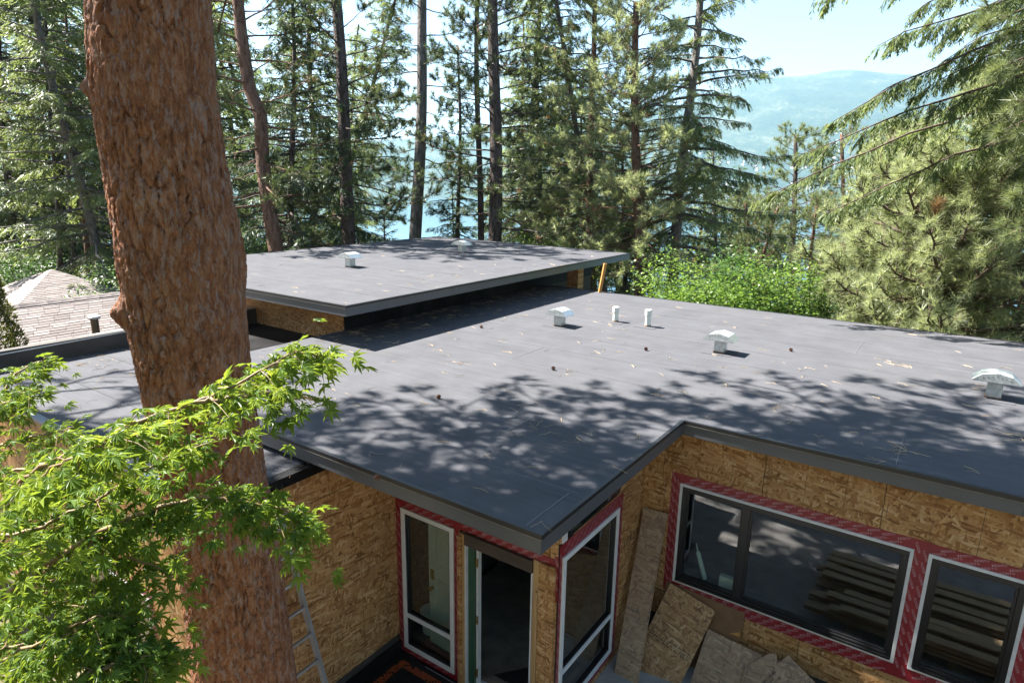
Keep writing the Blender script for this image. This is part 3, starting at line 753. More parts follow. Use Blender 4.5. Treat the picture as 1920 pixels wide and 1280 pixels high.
# ---- roof vents and pipes
def vent(x, y, z, lab, h=.36, cw=.25, rot=0.0, ex=.03):
    b = .085; h1 = h-.13
    c, s = math.cos(rot), math.sin(rot)
    def T(P): P = np.array(P, float); return np.stack([x+P[:, 0]*c-P[:, 1]*s, y+P[:, 0]*s+P[:, 1]*c, z+P[:, 2]], 1)
    def boxT(m, x0, x1, y0, y1, z0, z1):
        V = [(x0, y0, z0), (x1, y0, z0), (x1, y1, z0), (x0, y1, z0), (x0, y0, z1), (x1, y0, z1), (x1, y1, z1), (x0, y1, z1)]
        m.add(T(V), [(0, 3, 2, 1), (4, 5, 6, 7), (0, 1, 5, 4), (1, 2, 6, 5), (2, 3, 7, 6), (3, 0, 4, 7)])
    m = MB(); boxT(m, -b, b, -b, b, -.02, h1+.03)
    v = m.build('roof_vent', M['galv'], HOUSE, bevel=.003); v['label'] = lab
    # faceted hood: profile extruded in y, closed ends
    pr = [(-cw, h1), (-cw*.62, h1+.088), (0, h1+.125), (cw*.62, h1+.088), (cw, h1)]
    t = .006; dy = .17
    V = [(a, -dy, q) for a, q in pr]+[(a, dy, q) for a, q in pr]+[(a*.97, -dy+t, q-t*1.6) for a, q in pr]+[(a*.97, dy-t, q-t*1.6) for a, q in pr]
    F = [(i, i+1, 6+i, 5+i) for i in range(4)]+[(10+i, 15+i, 16+i, 11+i) for i in range(4)]
    F += [(4, 3, 2, 1, 0), (5, 6, 7, 8, 9), (10, 11, 12, 13, 14), (19, 18, 17, 16, 15)]
    F += [(0, 5, 15, 10), (4, 14, 19, 9), (0, 10, 14, 4), (5, 9, 19, 15)]
    hd = MB(); hd.add(T(V), F); hd.build('vent_hood', M['galv'], v)
    rv = MB()
    for a in np.linspace(-cw*.55, cw*.55, 7):
        q = h1+.10-abs(a)*.25
        rv.add(T([(a-.006, -dy-.003, q-.02), (a+.006, -dy-.003, q-.02), (a+.006, -dy-.003, q-.008), (a-.006, -dy-.003, q-.008), (a-.006, -dy+.002, q-.02), (a+.006, -dy+.002, q-.02), (a+.006, -dy+.002, q-.008), (a-.006, -dy+.002, q-.008)]), [(0, 1, 2, 3), (0, 4, 5, 1), (3, 2, 6, 7)])
    rv.build('rivet', M['lip'], v)['kind'] = 'stuff'
    m = MB(); boxT(m, -b-.008, b+.008, -b-.008, b+.008, -.01, .026); m.build('vent_flashing', M['rust'], v)
    m = MB(); boxT(m, -.24, .24, -.24, .24, -.004, .0062); m.build('flashing_patch', M['membrane'], v)
    return v
v0 = [(1047, 611, 0, 'vent next to the two white pipes'), (1350, 661, 0, 'vent in the middle of the lower roof, right of the pipes'), (1862, 747, 0, 'vent at the right end of the lower roof')]
vent(-3.865, 6.74, 0, 'galvanised hooded roof vent next to the two white pipes', .36, .235)
vent(-.67, 6.69, 0, 'galvanised hooded roof vent in the middle of the lower roof', .36, .26)
vent(3.07, 6.62, 0, 'galvanised hooded roof vent at the right end of the lower roof', .38, .27)
vent(-9.55, 6.42, UZ, 'galvanised roof vent on the near part of the upper roof', .36, .25)
vent(-9.62, 10.72, UZ, 'galvanised roof vent near the far edge of the upper roof', .36, .28)
def pipe(x, y, h, lab):
    p = MB().tube([(x, y, -.02), (x, y, h*.68)], .056, 20).build('vent_pipe', M['plastic_white'], HOUSE, smooth=False); p['label'] = lab
    MB().tube([(x, y, h*.66), (x, y, h-.012), (x, y, h)], [.068, .068, .06], 20).build('pipe_cap', M['plastic_white'], p)
    MB().tube([(x, y, -.01), (x, y, .035)], [.066, .062], 20).build('pipe_flashing', M['rust'], p)
    MB().box(x-.22, x+.2, y-.2, y+.22, -.004, .0062).build('flashing_patch', M['membrane'], p)
pipe(-3.157, 7.78, .31, 'white vent pipe left of the other, nearer the upper roof'); pipe(-2.453, 7.78, .34, 'white vent pipe right of the other')

# ---- porch drainage strip, mats
MB().box(-2.93, -2.905, -1.0, 1.257, GZ, GZ+.16).build('base_membrane', M['membrane_black'], wW)
MB().box(-2.905, -1.9, 1.228, 1.256, GZ, GZ+.02).build('base_membrane', M['membrane_black'], wE)
mat = MB(); rgm = random.Random(2)
mat.box(-2.90, -2.45, -1.0, 1.22, GZ+.006, GZ+.016); mat.box(-2.45, -.60, .78, 1.20, GZ+.006, GZ+.016)
for k in range(110): mat.box(-2.895, -2.46, -1.0+k*.02, -.993+k*.02, GZ+.016, GZ+.026)
for k in range(90): mat.box(-2.44+k*.02, -2.432+k*.02, .785, 1.195, GZ+.016, GZ+.026)
mo = mat.build('drainage_mat', M['mesh']); tag(mo, 'black ribbed drainage mat with orange band along the porch wall base', 'mat')
om = MB()
for k in range(74):
    y = -.98+k*.028
    for q in range(4):
        if rgm.random() < .85: om.box(-2.77+q*.026, -2.75+q*.026, y, y+.016, GZ+.024, GZ+.031)
for k in range(64):
    x = -2.75+k*.028
    for q in range(4):
        if rgm.random() < .85: om.box(x, x+.016, 1.02+q*.026, 1.04+q*.026, GZ+.024, GZ+.031)
oo = om.build('orange_band', M['orange'], mo); oo['kind'] = 'stuff'
pg = MB().box(-2.93, 6.5, -3.0, 3.42, GZ-.05, GZ+.004).build('courtyard', M['concrete']); pg['kind'] = 'structure'

# cable coil on the floor inside the doorway
cp = []
for k in range(90):
    t = k/89*4.4*math.pi; r = .20+.05*math.sin(t*.7)
    cp.append((-1.15+r*1.3*math.cos(t)+.02*math.sin(3*t), 2.45+r*math.sin(t), -3.205+.012*k/89+.006*math.sin(t*2.3)))
tag(MB().tube(cp, .009, 6).build('cable', M['cable'], smooth=True), 'black cable coiled on the floor inside the open doorway', 'cable')
tag(MB().prism([(-1.55, 1.5), (-.8, 1.5), (-.78, 2.3), (-.9, 2.32)], -3.220, -3.208).build('floor_mat', M['cable']), 'dark mat lying on the floor just inside the doorway', 'mat')

# things behind the glass
cx = np.array([.30, 3.72, -2.2])
ct = thing('caulking_tube', 'white tube leaning behind the left pane of the large window', 'tube', (.25, 3.66, -2.31))
MB().tube([(.30, 3.66, -2.30), (.17, 3.70, -1.98)], .03, 14).build('tube_body', M['plastic_white'], ct)
MB().tube([(.17, 3.70, -1.98), (.16, 3.703, -1.955), (.13, 3.71, -1.86)], [.03, .01, .005], 10).build('nozzle', M['plastic_white'], ct)
tag(MB().box(.50, .70, 3.58, 3.66, -2.31, -2.12).build('white_box', M['plastic_white'], bevel=.006), 'small pale box on the sill behind the large window, left of its mullion', 'box')
shf = MB().box(-.1, 2.5, 3.57, 3.78, -2.36, -2.315).build('inner_sill', M['interior'], wR)
bk = thing('paint_bucket', 'pale plastic bucket on the floor behind the lower pane of the tall side window', 'bucket', (-2.74, 1.66, -3.22))
MB().tube([(-2.74, 1.66, -3.22), (-2.74, 1.66, -2.92)], [.12, .14], 20).build('bucket_body', M['plastic_white'], bk)
MB().tube([(-2.74, 1.66, -2.935), (-2.74, 1.66, -2.90)], .15, 20).build('bucket_rim', M['plastic_white'], bk)
# ------------------------------------------------------------------ leaning boards by the right wall
def leaning(name, label, cat, tl, tr, width_vec=None, length=1.6, out=.5, mat=None, th=.011, wplane=3.40, cuts=None, dirx=0.0):
    """sheet whose top edge touches the wall: tl,tr = (x,z); it runs down and outwards"""
    a = np.array([tl[0], wplane, tl[1]]); b = np.array([tr[0], wplane, tr[1]])
    ex = (b-a); W = np.linalg.norm(ex); ex /= W
    dn = np.array([dirx, -out, -1.0]); dn -= ex*np.dot(dn, ex); dn /= np.linalg.norm(dn)
    nz = np.cross(ex, -dn)
    poly = cuts or [(0, 0), (W, 0), (W, -length), (0, -length)]
    me_b = MB().prism([(p[0], p[1]) for p in poly][::-1], -th, 0)
    o = me_b.build(name, mat)
    o.matrix_world = Matrix(((ex[0], -dn[0], nz[0], a[0]), (ex[1], -dn[1], nz[1], a[1]), (ex[2], -dn[2], nz[2], a[2]), (0, 0, 0, 1)))
    return tag(o, label, cat)
def lstamp(o, x0, x1, y0, y1, ang, seed):
    rg = random.Random(seed); m = MB(); u = x0; c, s = math.cos(ang), math.sin(ang)
    while u < x1:
        g = rg.uniform(.004, .012)
        for r in range(3):
            if rg.random() < .62:
                a = y0+(y1-y0)*r/3; b = a+(y1-y0)/3*rg.uniform(.5, .95)
                q = [(u, a), (u+g*.6, a), (u+g*.6, b), (u, b)]
                q = [(x0+(x-x0)*c-(y-y0)*s, y0+(x-x0)*s+(y-y0)*c) for x, y in q]
                m.prism(q, .0004, .0009)
        u += g
    p = m.build('printed_stamp', M['blackprint'], o); p['kind'] = 'stuff'
leaning('osb_strip', 'long narrow weathered OSB strip leaning upright in the inner wall corner', 'board', (-.505, -1.40), (-.18, -1.385), length=2.25, out=.42, mat=M['osb_old'], dirx=-.03, wplane=3.385)
o = leaning('hardboard_sheet', 'brown hardboard sheet leaning under the large window behind the OSB sheets', 'board', (-.13, -2.36), (.90, -2.40), length=1.1, out=.16, mat=M['hardboard'], wplane=3.405)
o = leaning('osb_sheet', 'fresh OSB sheet with black stamp band leaning below the large window', 'board', (-.055, -2.34), (.56, -2.49), length=1.15, out=.55, mat=M['osb_new'], wplane=3.36, dirx=-.05)
lstamp(o, .03, .60, -.72, -.62, 0.0, 8)
o = leaning('osb_sheet', 'pale weathered OSB offcut between the stamped sheet and the jagged sheet', 'board', (.50, -2.74), (1.18, -2.80), length=.8, out=.6, mat=M['osb_old'], wplane=3.30)
leaning('plywood_offcut', 'small pale plywood offcut with a square patch low between the OSB sheets', 'board', tuple(on_y(1325, 1222, 3.2)[[0, 2]]), tuple(on_y(1400, 1247, 3.2)[[0, 2]]), length=.6, out=.6, mat=M['ply'], wplane=3.20)
leaning('timber_offcut', 'short orange timber offcut under the brown hardboard', 'board', tuple(on_y(1336, 1163, 3.37)[[0, 2]]), tuple(on_y(1388, 1180, 3.37)[[0, 2]]), length=.09, out=.2, mat=M['plank_orange'], wplane=3.37, th=.03)
o = leaning('osb_sheet', 'jagged grey OSB sheet with a black stamp standing tilted below the large window', 'board', (1.02, -2.86), (1.75, -2.72), length=1.3, out=.75, mat=M['osb_old'], wplane=3.22, dirx=-.25,
            cuts=[(.0, -.10), (.24, .10), (.33, .13), (.36, .03), (.47, .14), (.95, -.20), (1.25, -.36), (1.2, -1.2), (-.1, -1.2)])
lstamp(o, .08, .62, -.55, -.43, R_(52), 9)
leaning('osb_sheet', 'low OSB sheet lying lowest at right under the red taped sill', 'board', (1.72, -2.92), (2.9, -3.02), length=.9, out=1.1, mat=M['osb_new'], wplane=3.3)

# lumber stack in the courtyard, reflected in the window glass
rl = random.Random(11)
st = [thing('lumber_stack', 'stack of pale planks on bearers in the courtyard, mirrored in the large windows', 'lumber stack', (2.9, 1.2, GZ))]
for lay in range(6):
    for k in range(7):
        if rl.random() < .10: continue
        y = .35+k*.24+rl.uniform(-.03, .03); x = 1.55+rl.uniform(-.25, .25); z = GZ+.09+lay*.062
        th = rl.uniform(-.02, .02); c = np.array([x+1.6, y, z+.02]); ax = np.array([math.cos(th), math.sin(th), 0])
        MB().obox(c, ax*1.6, np.array([-ax[1], ax[0], 0])*.07, (0, 0, .019)).build('plank', M['lumber_x'], st[0])
for x in (1.9, 3.1, 4.3): MB().box(x, x+.09, .2, 2.05, GZ+.002, GZ+.088).build('bearer', M['lumber_x'], st[0])

# ------------------------------------------------------------------ ladder on the wing wall
lad = thing('ladder', 'grey aluminium extension ladder leaning on the OSB wing wall beside the big trunk', 'ladder', (-2.3, -.1, GZ))
lt = np.array([-2.915, -.40, -.62]); lb = np.array([-2.22, -.31, GZ+.02]); ld = (lb-lt); LL = np.linalg.norm(ld); ld /= LL
ly = np.array([0, 1.0, 0]); ly -= ld*np.dot(ly, ld); ly /= np.linalg.norm(ly); ln = np.cross(ly, ld)
for s in (-1, 1):
    cc = lt+ld*LL/2+ly*(-.20+s*.20)
    r = MB().obox(cc, ld*LL/2, ly*.007, ln*.034)
    r.obox(cc+ln*.03, ld*LL/2, ly*.018, ln*.004); r.obox(cc-ln*.03, ld*LL/2, ly*.018, ln*.004)
    r.build('rail', M['alu'], lad)
    MB().obox(lt+ly*(-.20+s*.20)-ld*.005, ld*.03, ly*.022, ln*.04).build('end_cap', M['cable'], lad)
k = .12
while k < LL-.1:
    c = lt+ld*k-ly*.20
    m = MB(); m.obox(c, ly*.193, ld*.006, ln*.020); m.obox(c+ld*.016, ly*.193, ld*.006, ln*.012); m.obox(c+ln*.016+ld*.008, ly*.193, ld*.012, ln*.004)
    m.build('rung', M['alu'], lad); k += .300

# ------------------------------------------------------------------ neighbour's house (left, beyond the parapet)
NB = thing('neighbour_house', 'neighbouring house with brown asphalt shingle hip roofs beyond the black parapet', 'house', (-18, 3, -3.4))
def shingled(poly, name, ncap=300):
    """poly: eave-left, eave-right, top-right, top-left (3d); builds deck + shingle courses"""
    e0, e1, t1, t0 = [np.array(p, float) for p in poly]
    nrm = np.cross(e1-e0, t0-e0); nrm /= np.linalg.norm(nrm)
    if nrm[2] < 0: nrm = -nrm
    rf = MB().hexa([e0-nrm*.12, e1-nrm*.12, t1-nrm*.12, t0-nrm*.12], [e0, e1, t1, t0]).build(name, M['shingle'], NB)
    H = max(np.linalg.norm(t0-e0), np.linalg.norm(t1-e1)); up = ((t0+t1)/2-(e0+e1)/2)
    nc = max(1, int(H/.118)); rg = random.Random(int(H*100))
    pieces = []
    for r in range(nc):
        a, b = r/nc, (r+1.25)/nc; b = min(b, 1.0)
        l0, l1 = lerp(e0, t0, a), lerp(e1, t1, a); u0, u1 = lerp(e0, t0, b), lerp(e1, t1, b)
        L = np.linalg.norm(l1-l0); n = max(1, int(L/.33)); off = rg.uniform(0, .9)
        for k in range(-1, n+1):
            s0 = max(0, (k+off)/n); s1 = min(1, (k+off+.975)/n)
            if s1-s0 < .004: continue
            j = nrm*(.009+rg.uniform(0, .005)); jt = nrm*.003
            pieces.append(([lerp(l0, l1, s0), lerp(l0, l1, s1), lerp(u0, u1, s1), lerp(u0, u1, s0)], j, jt))
    pieces.sort(key=lambda p: np.linalg.norm(p[0][0]-CAM))
    st = MB()
    for i, (q, j, jt) in enumerate(pieces):
        m = MB() if i < ncap else st
        m.hexa([p-nrm*.001 for p in q], [q[0]+j, q[1]+j, q[2]+jt, q[3]+jt])
        if i < ncap: m.build('shingle', M['shingle'], rf)
    if st.n:
        o = st.build('shingle', M['shingle'], rf); o['kind'] = 'stuff'
    return rf
fx = -16.45; fz = -.40; sl = .50
shingled([(-12.2, -3.0, fz-4.25*sl), (-12.2, 1.6, fz-4.25*sl), (fx, 4.62, fz), (fx, -3.0, fz)], 'front_roof', 260)
shingled([(-21.0, 4.6, fz-4.55*sl), (-21.0, -3.0, fz-4.55*sl), (fx, -3.0, fz), (fx, 4.62, fz)], 'back_roof', 0)
# cross hip on the right whose left face meets the front slope in a valley
shingled([(-12.2, 1.6, fz-4.25*sl), (-9.8, 1.0, fz-4.0*sl), (-10.2, 6.2, fz-.05), (fx, 4.62, fz)], 'side_roof', 40)
ap = (-21.3, 4.33, -.20)
q0, q1, q2, q3 = (-16.6, -.4, -2.55), (-16.6, 9.0, -2.55), (-26, 9.0, -2.55), (-26, -.4, -2.55)
apb = (-21.3, 4.34, -.201)
shingled([q0, q1, apb, ap], 'rear_hip_roof', 0)
shingled([q3, q0, ap, (-21.31, 4.33, -.2)], 'rear_hip_roof', 0)
shingled([q1, q2, (-21.31, 4.34, -.2), apb], 'rear_hip_roof', 0)
cp = [np.array([fx, -3.0+k*.3, fz+.02]) for k in range(26)]
for k in range(25):
    MB().hexa([cp[k]+(-.13, 0, -.06), cp[k]+(.13, 0, -.06), cp[k]+(.13, .32, -.06), cp[k]+(-.13, .32, -.06)], [cp[k]+(-.03, 0, .02), cp[k]+(.03, 0, .02), cp[k]+(.03, .32, .005), cp[k]+(-.03, .32, .005)]).build('ridge_shingle', M['shingle'], NB)
MB().box(-21.5, -10.5, -2.7, 8.0, -3.9, -2.62).build('wall', plain('neighbour_stucco', (.45, .40, .34), .85), NB)
fp = at(180, 622, 12.2); ft = at(178, 594, 12.2)
fl = MB().tube([fp-np.array([0, 0, 1.2]), (fp[0], fp[1], ft[2])], .068, 16).build('flue_pipe', plain('flue_metal', (.22, .17, .11), .35, .7, .3, 8), NB)
MB().tube([(fp[0], fp[1], ft[2]-.01), (fp[0], fp[1], ft[2]+.03), (fp[0], fp[1], ft[2]+.055)], [.11, .11, .06], 16).build('flue_cap', M['cap_flash'], fl)

# ------------------------------------------------------------------ needles and cones on the roofs
def needles():
    rng = np.random.default_rng(5); m = MB()
    V, F = [], []
    def strand(p, th, L, bend):
        pts = []
        for t in (0, .5, 1):
            a = th+bend*t
            pts.append(p+np.array([math.cos(a)*L*t, math.sin(a)*L*t, .003+.006*math.sin(t*3)]))
        w = rng.uniform(.0020, .0038); nn = np.array([-math.sin(th), math.cos(th), 0])*w/2
        b = len(V)
        for q in pts: V.extend([q-nn, q+nn, q+np.array([0, 0, w*.8])])
        for i in (0, 1):
            for j in range(3): F.append([b+i*3+j, b+i*3+(j+1) % 3, b+i*3+3+(j+1) % 3, b+i*3+3+j])
    def bundle(x, y, z, big=1.0):
        th = rng.uniform(0, 6.28); n = rng.integers(1, 4)
        for _ in range(n):
            strand(np.array([x, y, z]), th+rng.normal(0, .28), rng.uniform(.09, .20)*big, rng.normal(0, .5))
    def onmain(x, y): return strip_x0(y)+.05 < x < (-.05 if y < 3.2 else 6.4)
    n = 0
    while n < 230:
        x, y = rng.uniform(-6.8, 6.4), rng.beta(1.1, 1.5)*10.6+.05
        if onmain(x, y): bundle(x, y, .003); n += 1
    n = 0
    while n < 170:   # drift gathered along the foot of the box wall
        x, y = -6.75+abs(rng.normal(0, .75)), rng.uniform(3, 10.8)
        if onmain(x, y): bundle(x, y, .003); n += 1
    for _ in range(90): bundle(rng.uniform(-13.3, -5.9), rng.uniform(3.2, 13.8), UZ+.003)
    for _ in range(70): bundle(-9.5+abs(rng.normal(0, .6)), rng.uniform(-1, 2.4), R3Z+.003)
    for _ in range(40): bundle(rng.uniform(-9, -3), rng.uniform(-1, .6), R3Z+.003)
    for (cx, cy) in [(1.9, 7.6), (-3.7, 3.4), (2.2, 3.75), (-1.2, 1.9), (.9, 4.3), (-2.1, 4.0), (3.2, 5.0)]:
        for _ in range(4): bundle(cx+rng.normal(0, .09), cy+rng.normal(0, .06), .004, 1.2)
    o = mesh_np('fallen_needles', V, [F], M['strawneedle']); o['kind'] = 'stuff'
    tag(o, 'dry straw coloured pine needles scattered over the roof membranes', 'needles')
needles()
def cone_mesh():
    m = MB(); n = 9
    for i in range(7):
        z = i*.008; r = .020*math.sin(math.pi*(i+.9)/8)
        for k in range(n):
            a = (k+.5*(i % 2))*2*math.pi/n; c, s_ = math.cos(a), math.sin(a); t = .010
            b = np.array([c*r, s_*r, z]); o = np.array([c*(r+.012), s_*(r+.012), z+.004]); sd = np.array([-s_, c, 0])*t*.7
            m.add([b-sd, b+sd, o+sd*.5, o-sd*.5, b+np.array([0, 0, .012])], [(0, 1, 2, 3), (0, 3, 4), (1, 4, 2), (3, 2, 4)])
    return m
c0 = None
for k, (px, py) in enumerate([(712, 893), (1034, 690), (1212, 655), (905, 612), (1480, 655), (820, 745)]):
    v = RGT*(px-960)/FPX+UPV*(640-py)/FPX+FWD; p = CAM+v*((.028-CAM[2])/v[2])
    if c0 is None: o = cone_mesh().build('pine_cone', plain('cone_scales', (.17, .075, .038), .7, 0, .3, 60)); c0 = o
    else: o = c0.copy(); COL.objects.link(o)
    o.location = p; o.rotation_euler = (1.45, 0, k*1.9); tag(o, ['pine cone on the membrane nearest the front roof edge above the tall side window', 'pine cone below the hooded vent that stands next to the pipes', 'pine cone between the right white pipe and the middle vent', 'pine cone close to the shaded strip under the upper roof', 'pine cone right of the middle vent on the lower roof', 'pine cone in the dappled shade near the step to the upper roof'][k], 'pine cone', 'pine cones on the roof')

# ------------------------------------------------------------------ foliage builders (numpy)
def unit(a): return a/(np.linalg.norm(a, axis=-1, keepdims=True)+1e-9)
class Leaves:
    def __init__(s): s.V = []; s.Q = []; s.T = []; s.n = 0
    def kites(s, p, d, l, w, rng, flat=None, fold=.0):
        p = np.asarray(p); d = unit(d); n = len(p)
        if n == 0: return
        r = rng.normal(size=(n, 3)) if flat is None else flat+rng.normal(size=(n, 3))*.35
        sd = unit(np.cross(d, r)); l = np.broadcast_to(l, (n,))[:, None]; w = np.broadcast_to(w, (n,))[:, None]
        mid = p+d*l*.42
        V = np.stack([p, mid+sd*w/2, p+d*l, mid-sd*w/2], 1).reshape(-1, 3)
        s.V.append(V); s.Q.append(np.arange(n*4).reshape(-1, 4)+s.n); s.n += n*4
    def needles(s, p, d, l, w, rng):
        n = len(p)
        if n == 0: return
        d = unit(d); sd = unit(np.cross(d, rng.normal(size=(n, 3))))
        l = np.broadcast_to(l, (n,))[:, None]; w = np.broadcast_to(w, (n,))[:, None]
        V = np.stack([p-sd*w/2, p+sd*w/2, p+d*l], 1).reshape(-1, 3)
        s.V.append(V); s.T.append(np.arange(n*3).reshape(-1, 3)+s.n); s.n += n*3
    def build(s, name, mat, parent=None, base=None):
        F = []
        if s.Q: F.append(np.concatenate(s.Q))
        if s.T: F.append(np.concatenate(s.T))
        return mesh_np(name, np.concatenate(s.V), F, mat, parent, base=base)
def limb_pts(b, az, L, el, droop, n=9, rng=None, lift=0.0):
    s = np.linspace(0, 1, n); h = np.array([math.cos(az), math.sin(az), 0])
    P = b+np.outer(s*L*math.cos(el), h); P[:, 2] += s*L*math.sin(el)-droop*L*s**2+lift*L*s**4
    if rng is not None: P += rng.normal(0, .02*L, P.shape)*s[:, None]
    return P
def fir_limb(lv, P, rng, dens=1.0, size=1.0, hang=.3, tw=.9, start=.12):
    """flat drooping sprays along a limb polyline"""
    seg = np.linalg.norm(np.diff(P, axis=0), axis=1); cum = np.concatenate([[0], np.cumsum(seg)]); L = cum[-1]
    n = max(5, int(L/.060*dens)); s = rng.uniform(start, 1.0, n)**.85
    q = np.stack([np.interp(s*L, cum, P[:, k]) for k in range(3)], 1)
    e = .02*L; q2 = np.stack([np.interp(np.minimum(s*L+e, L*1.0), cum, P[:, k]) for k in range(3)], 1); q1 = np.stack([np.interp(s*L-e, cum, P[:, k]) for k in range(3)], 1)
    t = unit(q2-q1); side = unit(np.cross(t, np.array([0, 0, 1.0])))*rng.choice([-1, 1], n)[:, None]
    d = unit(t*.6+side*tw*(.6+.6*rng.random((n, 1)))+np.array([0, 0, -1.0])*hang*rng.random((n, 1))*1.6)
    tl = (.16+.34*np.minimum(L, 3.2)*.33*(1.08-s))*rng.uniform(.6, 1.3, n)*size
    m = max(4, int(11*dens))
    for j in range(m):
        f = (j+.5)/m; sg = -1 if j % 2 else 1
        pp = q+d*(tl*f)[:, None]+np.array([0, 0, -1.0])*(tl*f*f*hang*1.2)[:, None]
        sd = unit(np.cross(d, np.array([0, 0, 1.0])))
        dd = d+sd*sg*.75+np.array([0, 0, -1.0])*hang*.9+rng.normal(0, .2, (n, 3))
        lv.kites(pp, dd, (.11+.10*(1-f))*size*rng.uniform(.7, 1.3, n), rng.uniform(.022, .036, n)*size, rng, flat=np.array([0, 0, 1.0]))
    tip = q+d*tl[:, None]*.85+np.array([0, 0, -1.0])*(tl*.7*hang)[:, None]
    lv.kites(tip, d+np.array([0, 0, -.8])*hang, .16*size, .034*size, rng, flat=np.array([0, 0, 1.0]))
def tuft(lv, p, d, rng, n=45, l=.19, w=.008, spread=1.0):
    """needle brushes at points p pointing along d"""
    k = len(p); P = np.repeat(p, n, 0); D = np.repeat(unit(d), n, 0)
    r = unit(rng.normal(size=(k*n, 3)))
    dd = unit(D*(.55+.5*rng.random((k*n, 1)))+r*spread); dd[:, 2] -= .10
    P = P-D*rng.uniform(0, .10, (k*n, 1))
    lv.needles(P, dd, l*rng.uniform(.75, 1.15, k*n), w, rng)
def pine_limb(lv, wd, P, rng, r0=.03, ntuft=14, l=.19, n=45, w=.008, subl=.5, start=.3, spread=1.0, dead=None, second=True):
    m = len(P); wd.tube(P, np.linspace(r0, r0*.25, m), 5, cap=False)
    seg = np.linalg.norm(np.diff(P, axis=0), axis=1); cum = np.concatenate([[0], np.cumsum(seg)]); L = cum[-1]
    s = np.concatenate([rng.uniform(start, 1, ntuft-1), [1.0]])
    q = np.stack([np.interp(s*L, cum, P[:, k]) for k in range(3)], 1)
    t = unit(np.stack([np.interp(np.minimum(s*L+.05, L), cum, P[:, k])-np.interp(s*L-.05, cum, P[:, k]) for k in range(3)], 1))
    side = unit(np.cross(t, rng.normal(size=(ntuft, 3))))
    d = unit(t*.7+side*.8+np.array([0, 0, .35])); d[-1] = t[-1]
    ln = subl*rng.uniform(.3, 1.1, ntuft)*np.where(s > .98, .1, 1.15-.5*s)
    e = q+d*ln[:, None]
    for i in range(ntuft):
        if ln[i] > .08: wd.tube([q[i], q[i]+d[i]*ln[i]*.5+np.array([0, 0, -.02]), e[i]], [r0*.3, r0*.25, r0*.2], 3, cap=False)
    up = unit(d+np.array([0, 0, .3]))
    if dead is not None:
        msk = rng.random(ntuft) < .07; tuft(dead, e[msk], up[msk], rng, n//2, l*.9, w, spread*.8); e, up = e[~msk], up[~msk]
    tuft(lv, e, up, rng, n, l, w, spread)
    # second brush a little down each shoot
    if second: tuft(lv, e-up*.12, up, rng, n//2, l*.95, w, spread*1.1)

def trunk_mesh(P, rad, n=14, rng=None):
    m = MB(); m.tube(P, rad, n); return m
def put_tree(name, label, cat, loc, tm, tmat, crowns, limbs=None, group=None):
    """builds tree with local geometry (origin at trunk base)"""
    t = thing(name, label, cat, tuple(loc), group)
    b = ROOT[t.name]; ROOT[t.name] = (0, 0, 0)
    tr = tm.build('trunk', tmat, t, smooth=True)
    if limbs is not None and limbs.n: limbs.build('branches', tmat, t, smooth=True)
    for nm, lv, mt in crowns:
        if lv.n: lv.build(nm, mt, t)
    ROOT[t.name] = b
    return t
def copy_tree(src, label, loc, rz=0.0, sc=1.0, group=None):
    c = src.copy(); COL.objects.link(c); c.location = loc; c.rotation_euler = (0, 0, rz); c.scale = (sc, sc, sc); c['label'] = label
    if group: c['group'] = group
    for ch in list(src.children):
        d = ch.copy(); COL.objects.link(d); d.parent = c
    return c
def ground_at(px, d, py=420):
    p = at(px, py, d); return np.array([p[0], p[1], float(gz(p[0], p[1]))-.1])

def make_fir(seed, H, R, crown0, nl, dens, size, hang, rad, lean=(0, 0), curve=None, top=True, hole=None, gap=.0, el0=-.15):
    """Douglas fir / spruce, local coordinates"""
    rng = np.random.default_rng(seed); lv = Leaves(); wd = MB(); nl = int(nl*1.75)
    zs = np.linspace(0, H, 18); cx = lean[0]*zs; cy = lean[1]*zs
    cx = cx+.05*np.sin(zs*.7+seed); cy = cy+.05*np.cos(zs*.6+seed)
    P = np.stack([cx, cy, zs], 1); rd = np.maximum(rad*(1-.72*zs/H), .02)
    tm = trunk_mesh(P, rd, 12)
    for i in range(nl):
        f = (i+rng.random())/nl; z = crown0+(H-crown0)*f
        az = i*2.399+rng.normal(0, .4)
        L = R*(1-f)**.75*rng.uniform(.6, 1.12)+.15
        if rng.random() < gap: continue
        if hole is not None and hole(az, z): continue
        el = el0+.65*f+rng.normal(0, .12)
        b = np.array([np.interp(z, zs, cx), np.interp(z, zs, cy), z])
        Q = limb_pts(b, az, L, el, .16+.1*rng.random(), 8, rng, .10)
        wd.tube(Q, np.linspace(.018+.012*L, .005, 8), 4, cap=False)
        fir_limb(lv, Q, rng, dens, size, hang)
    return tm, wd, lv
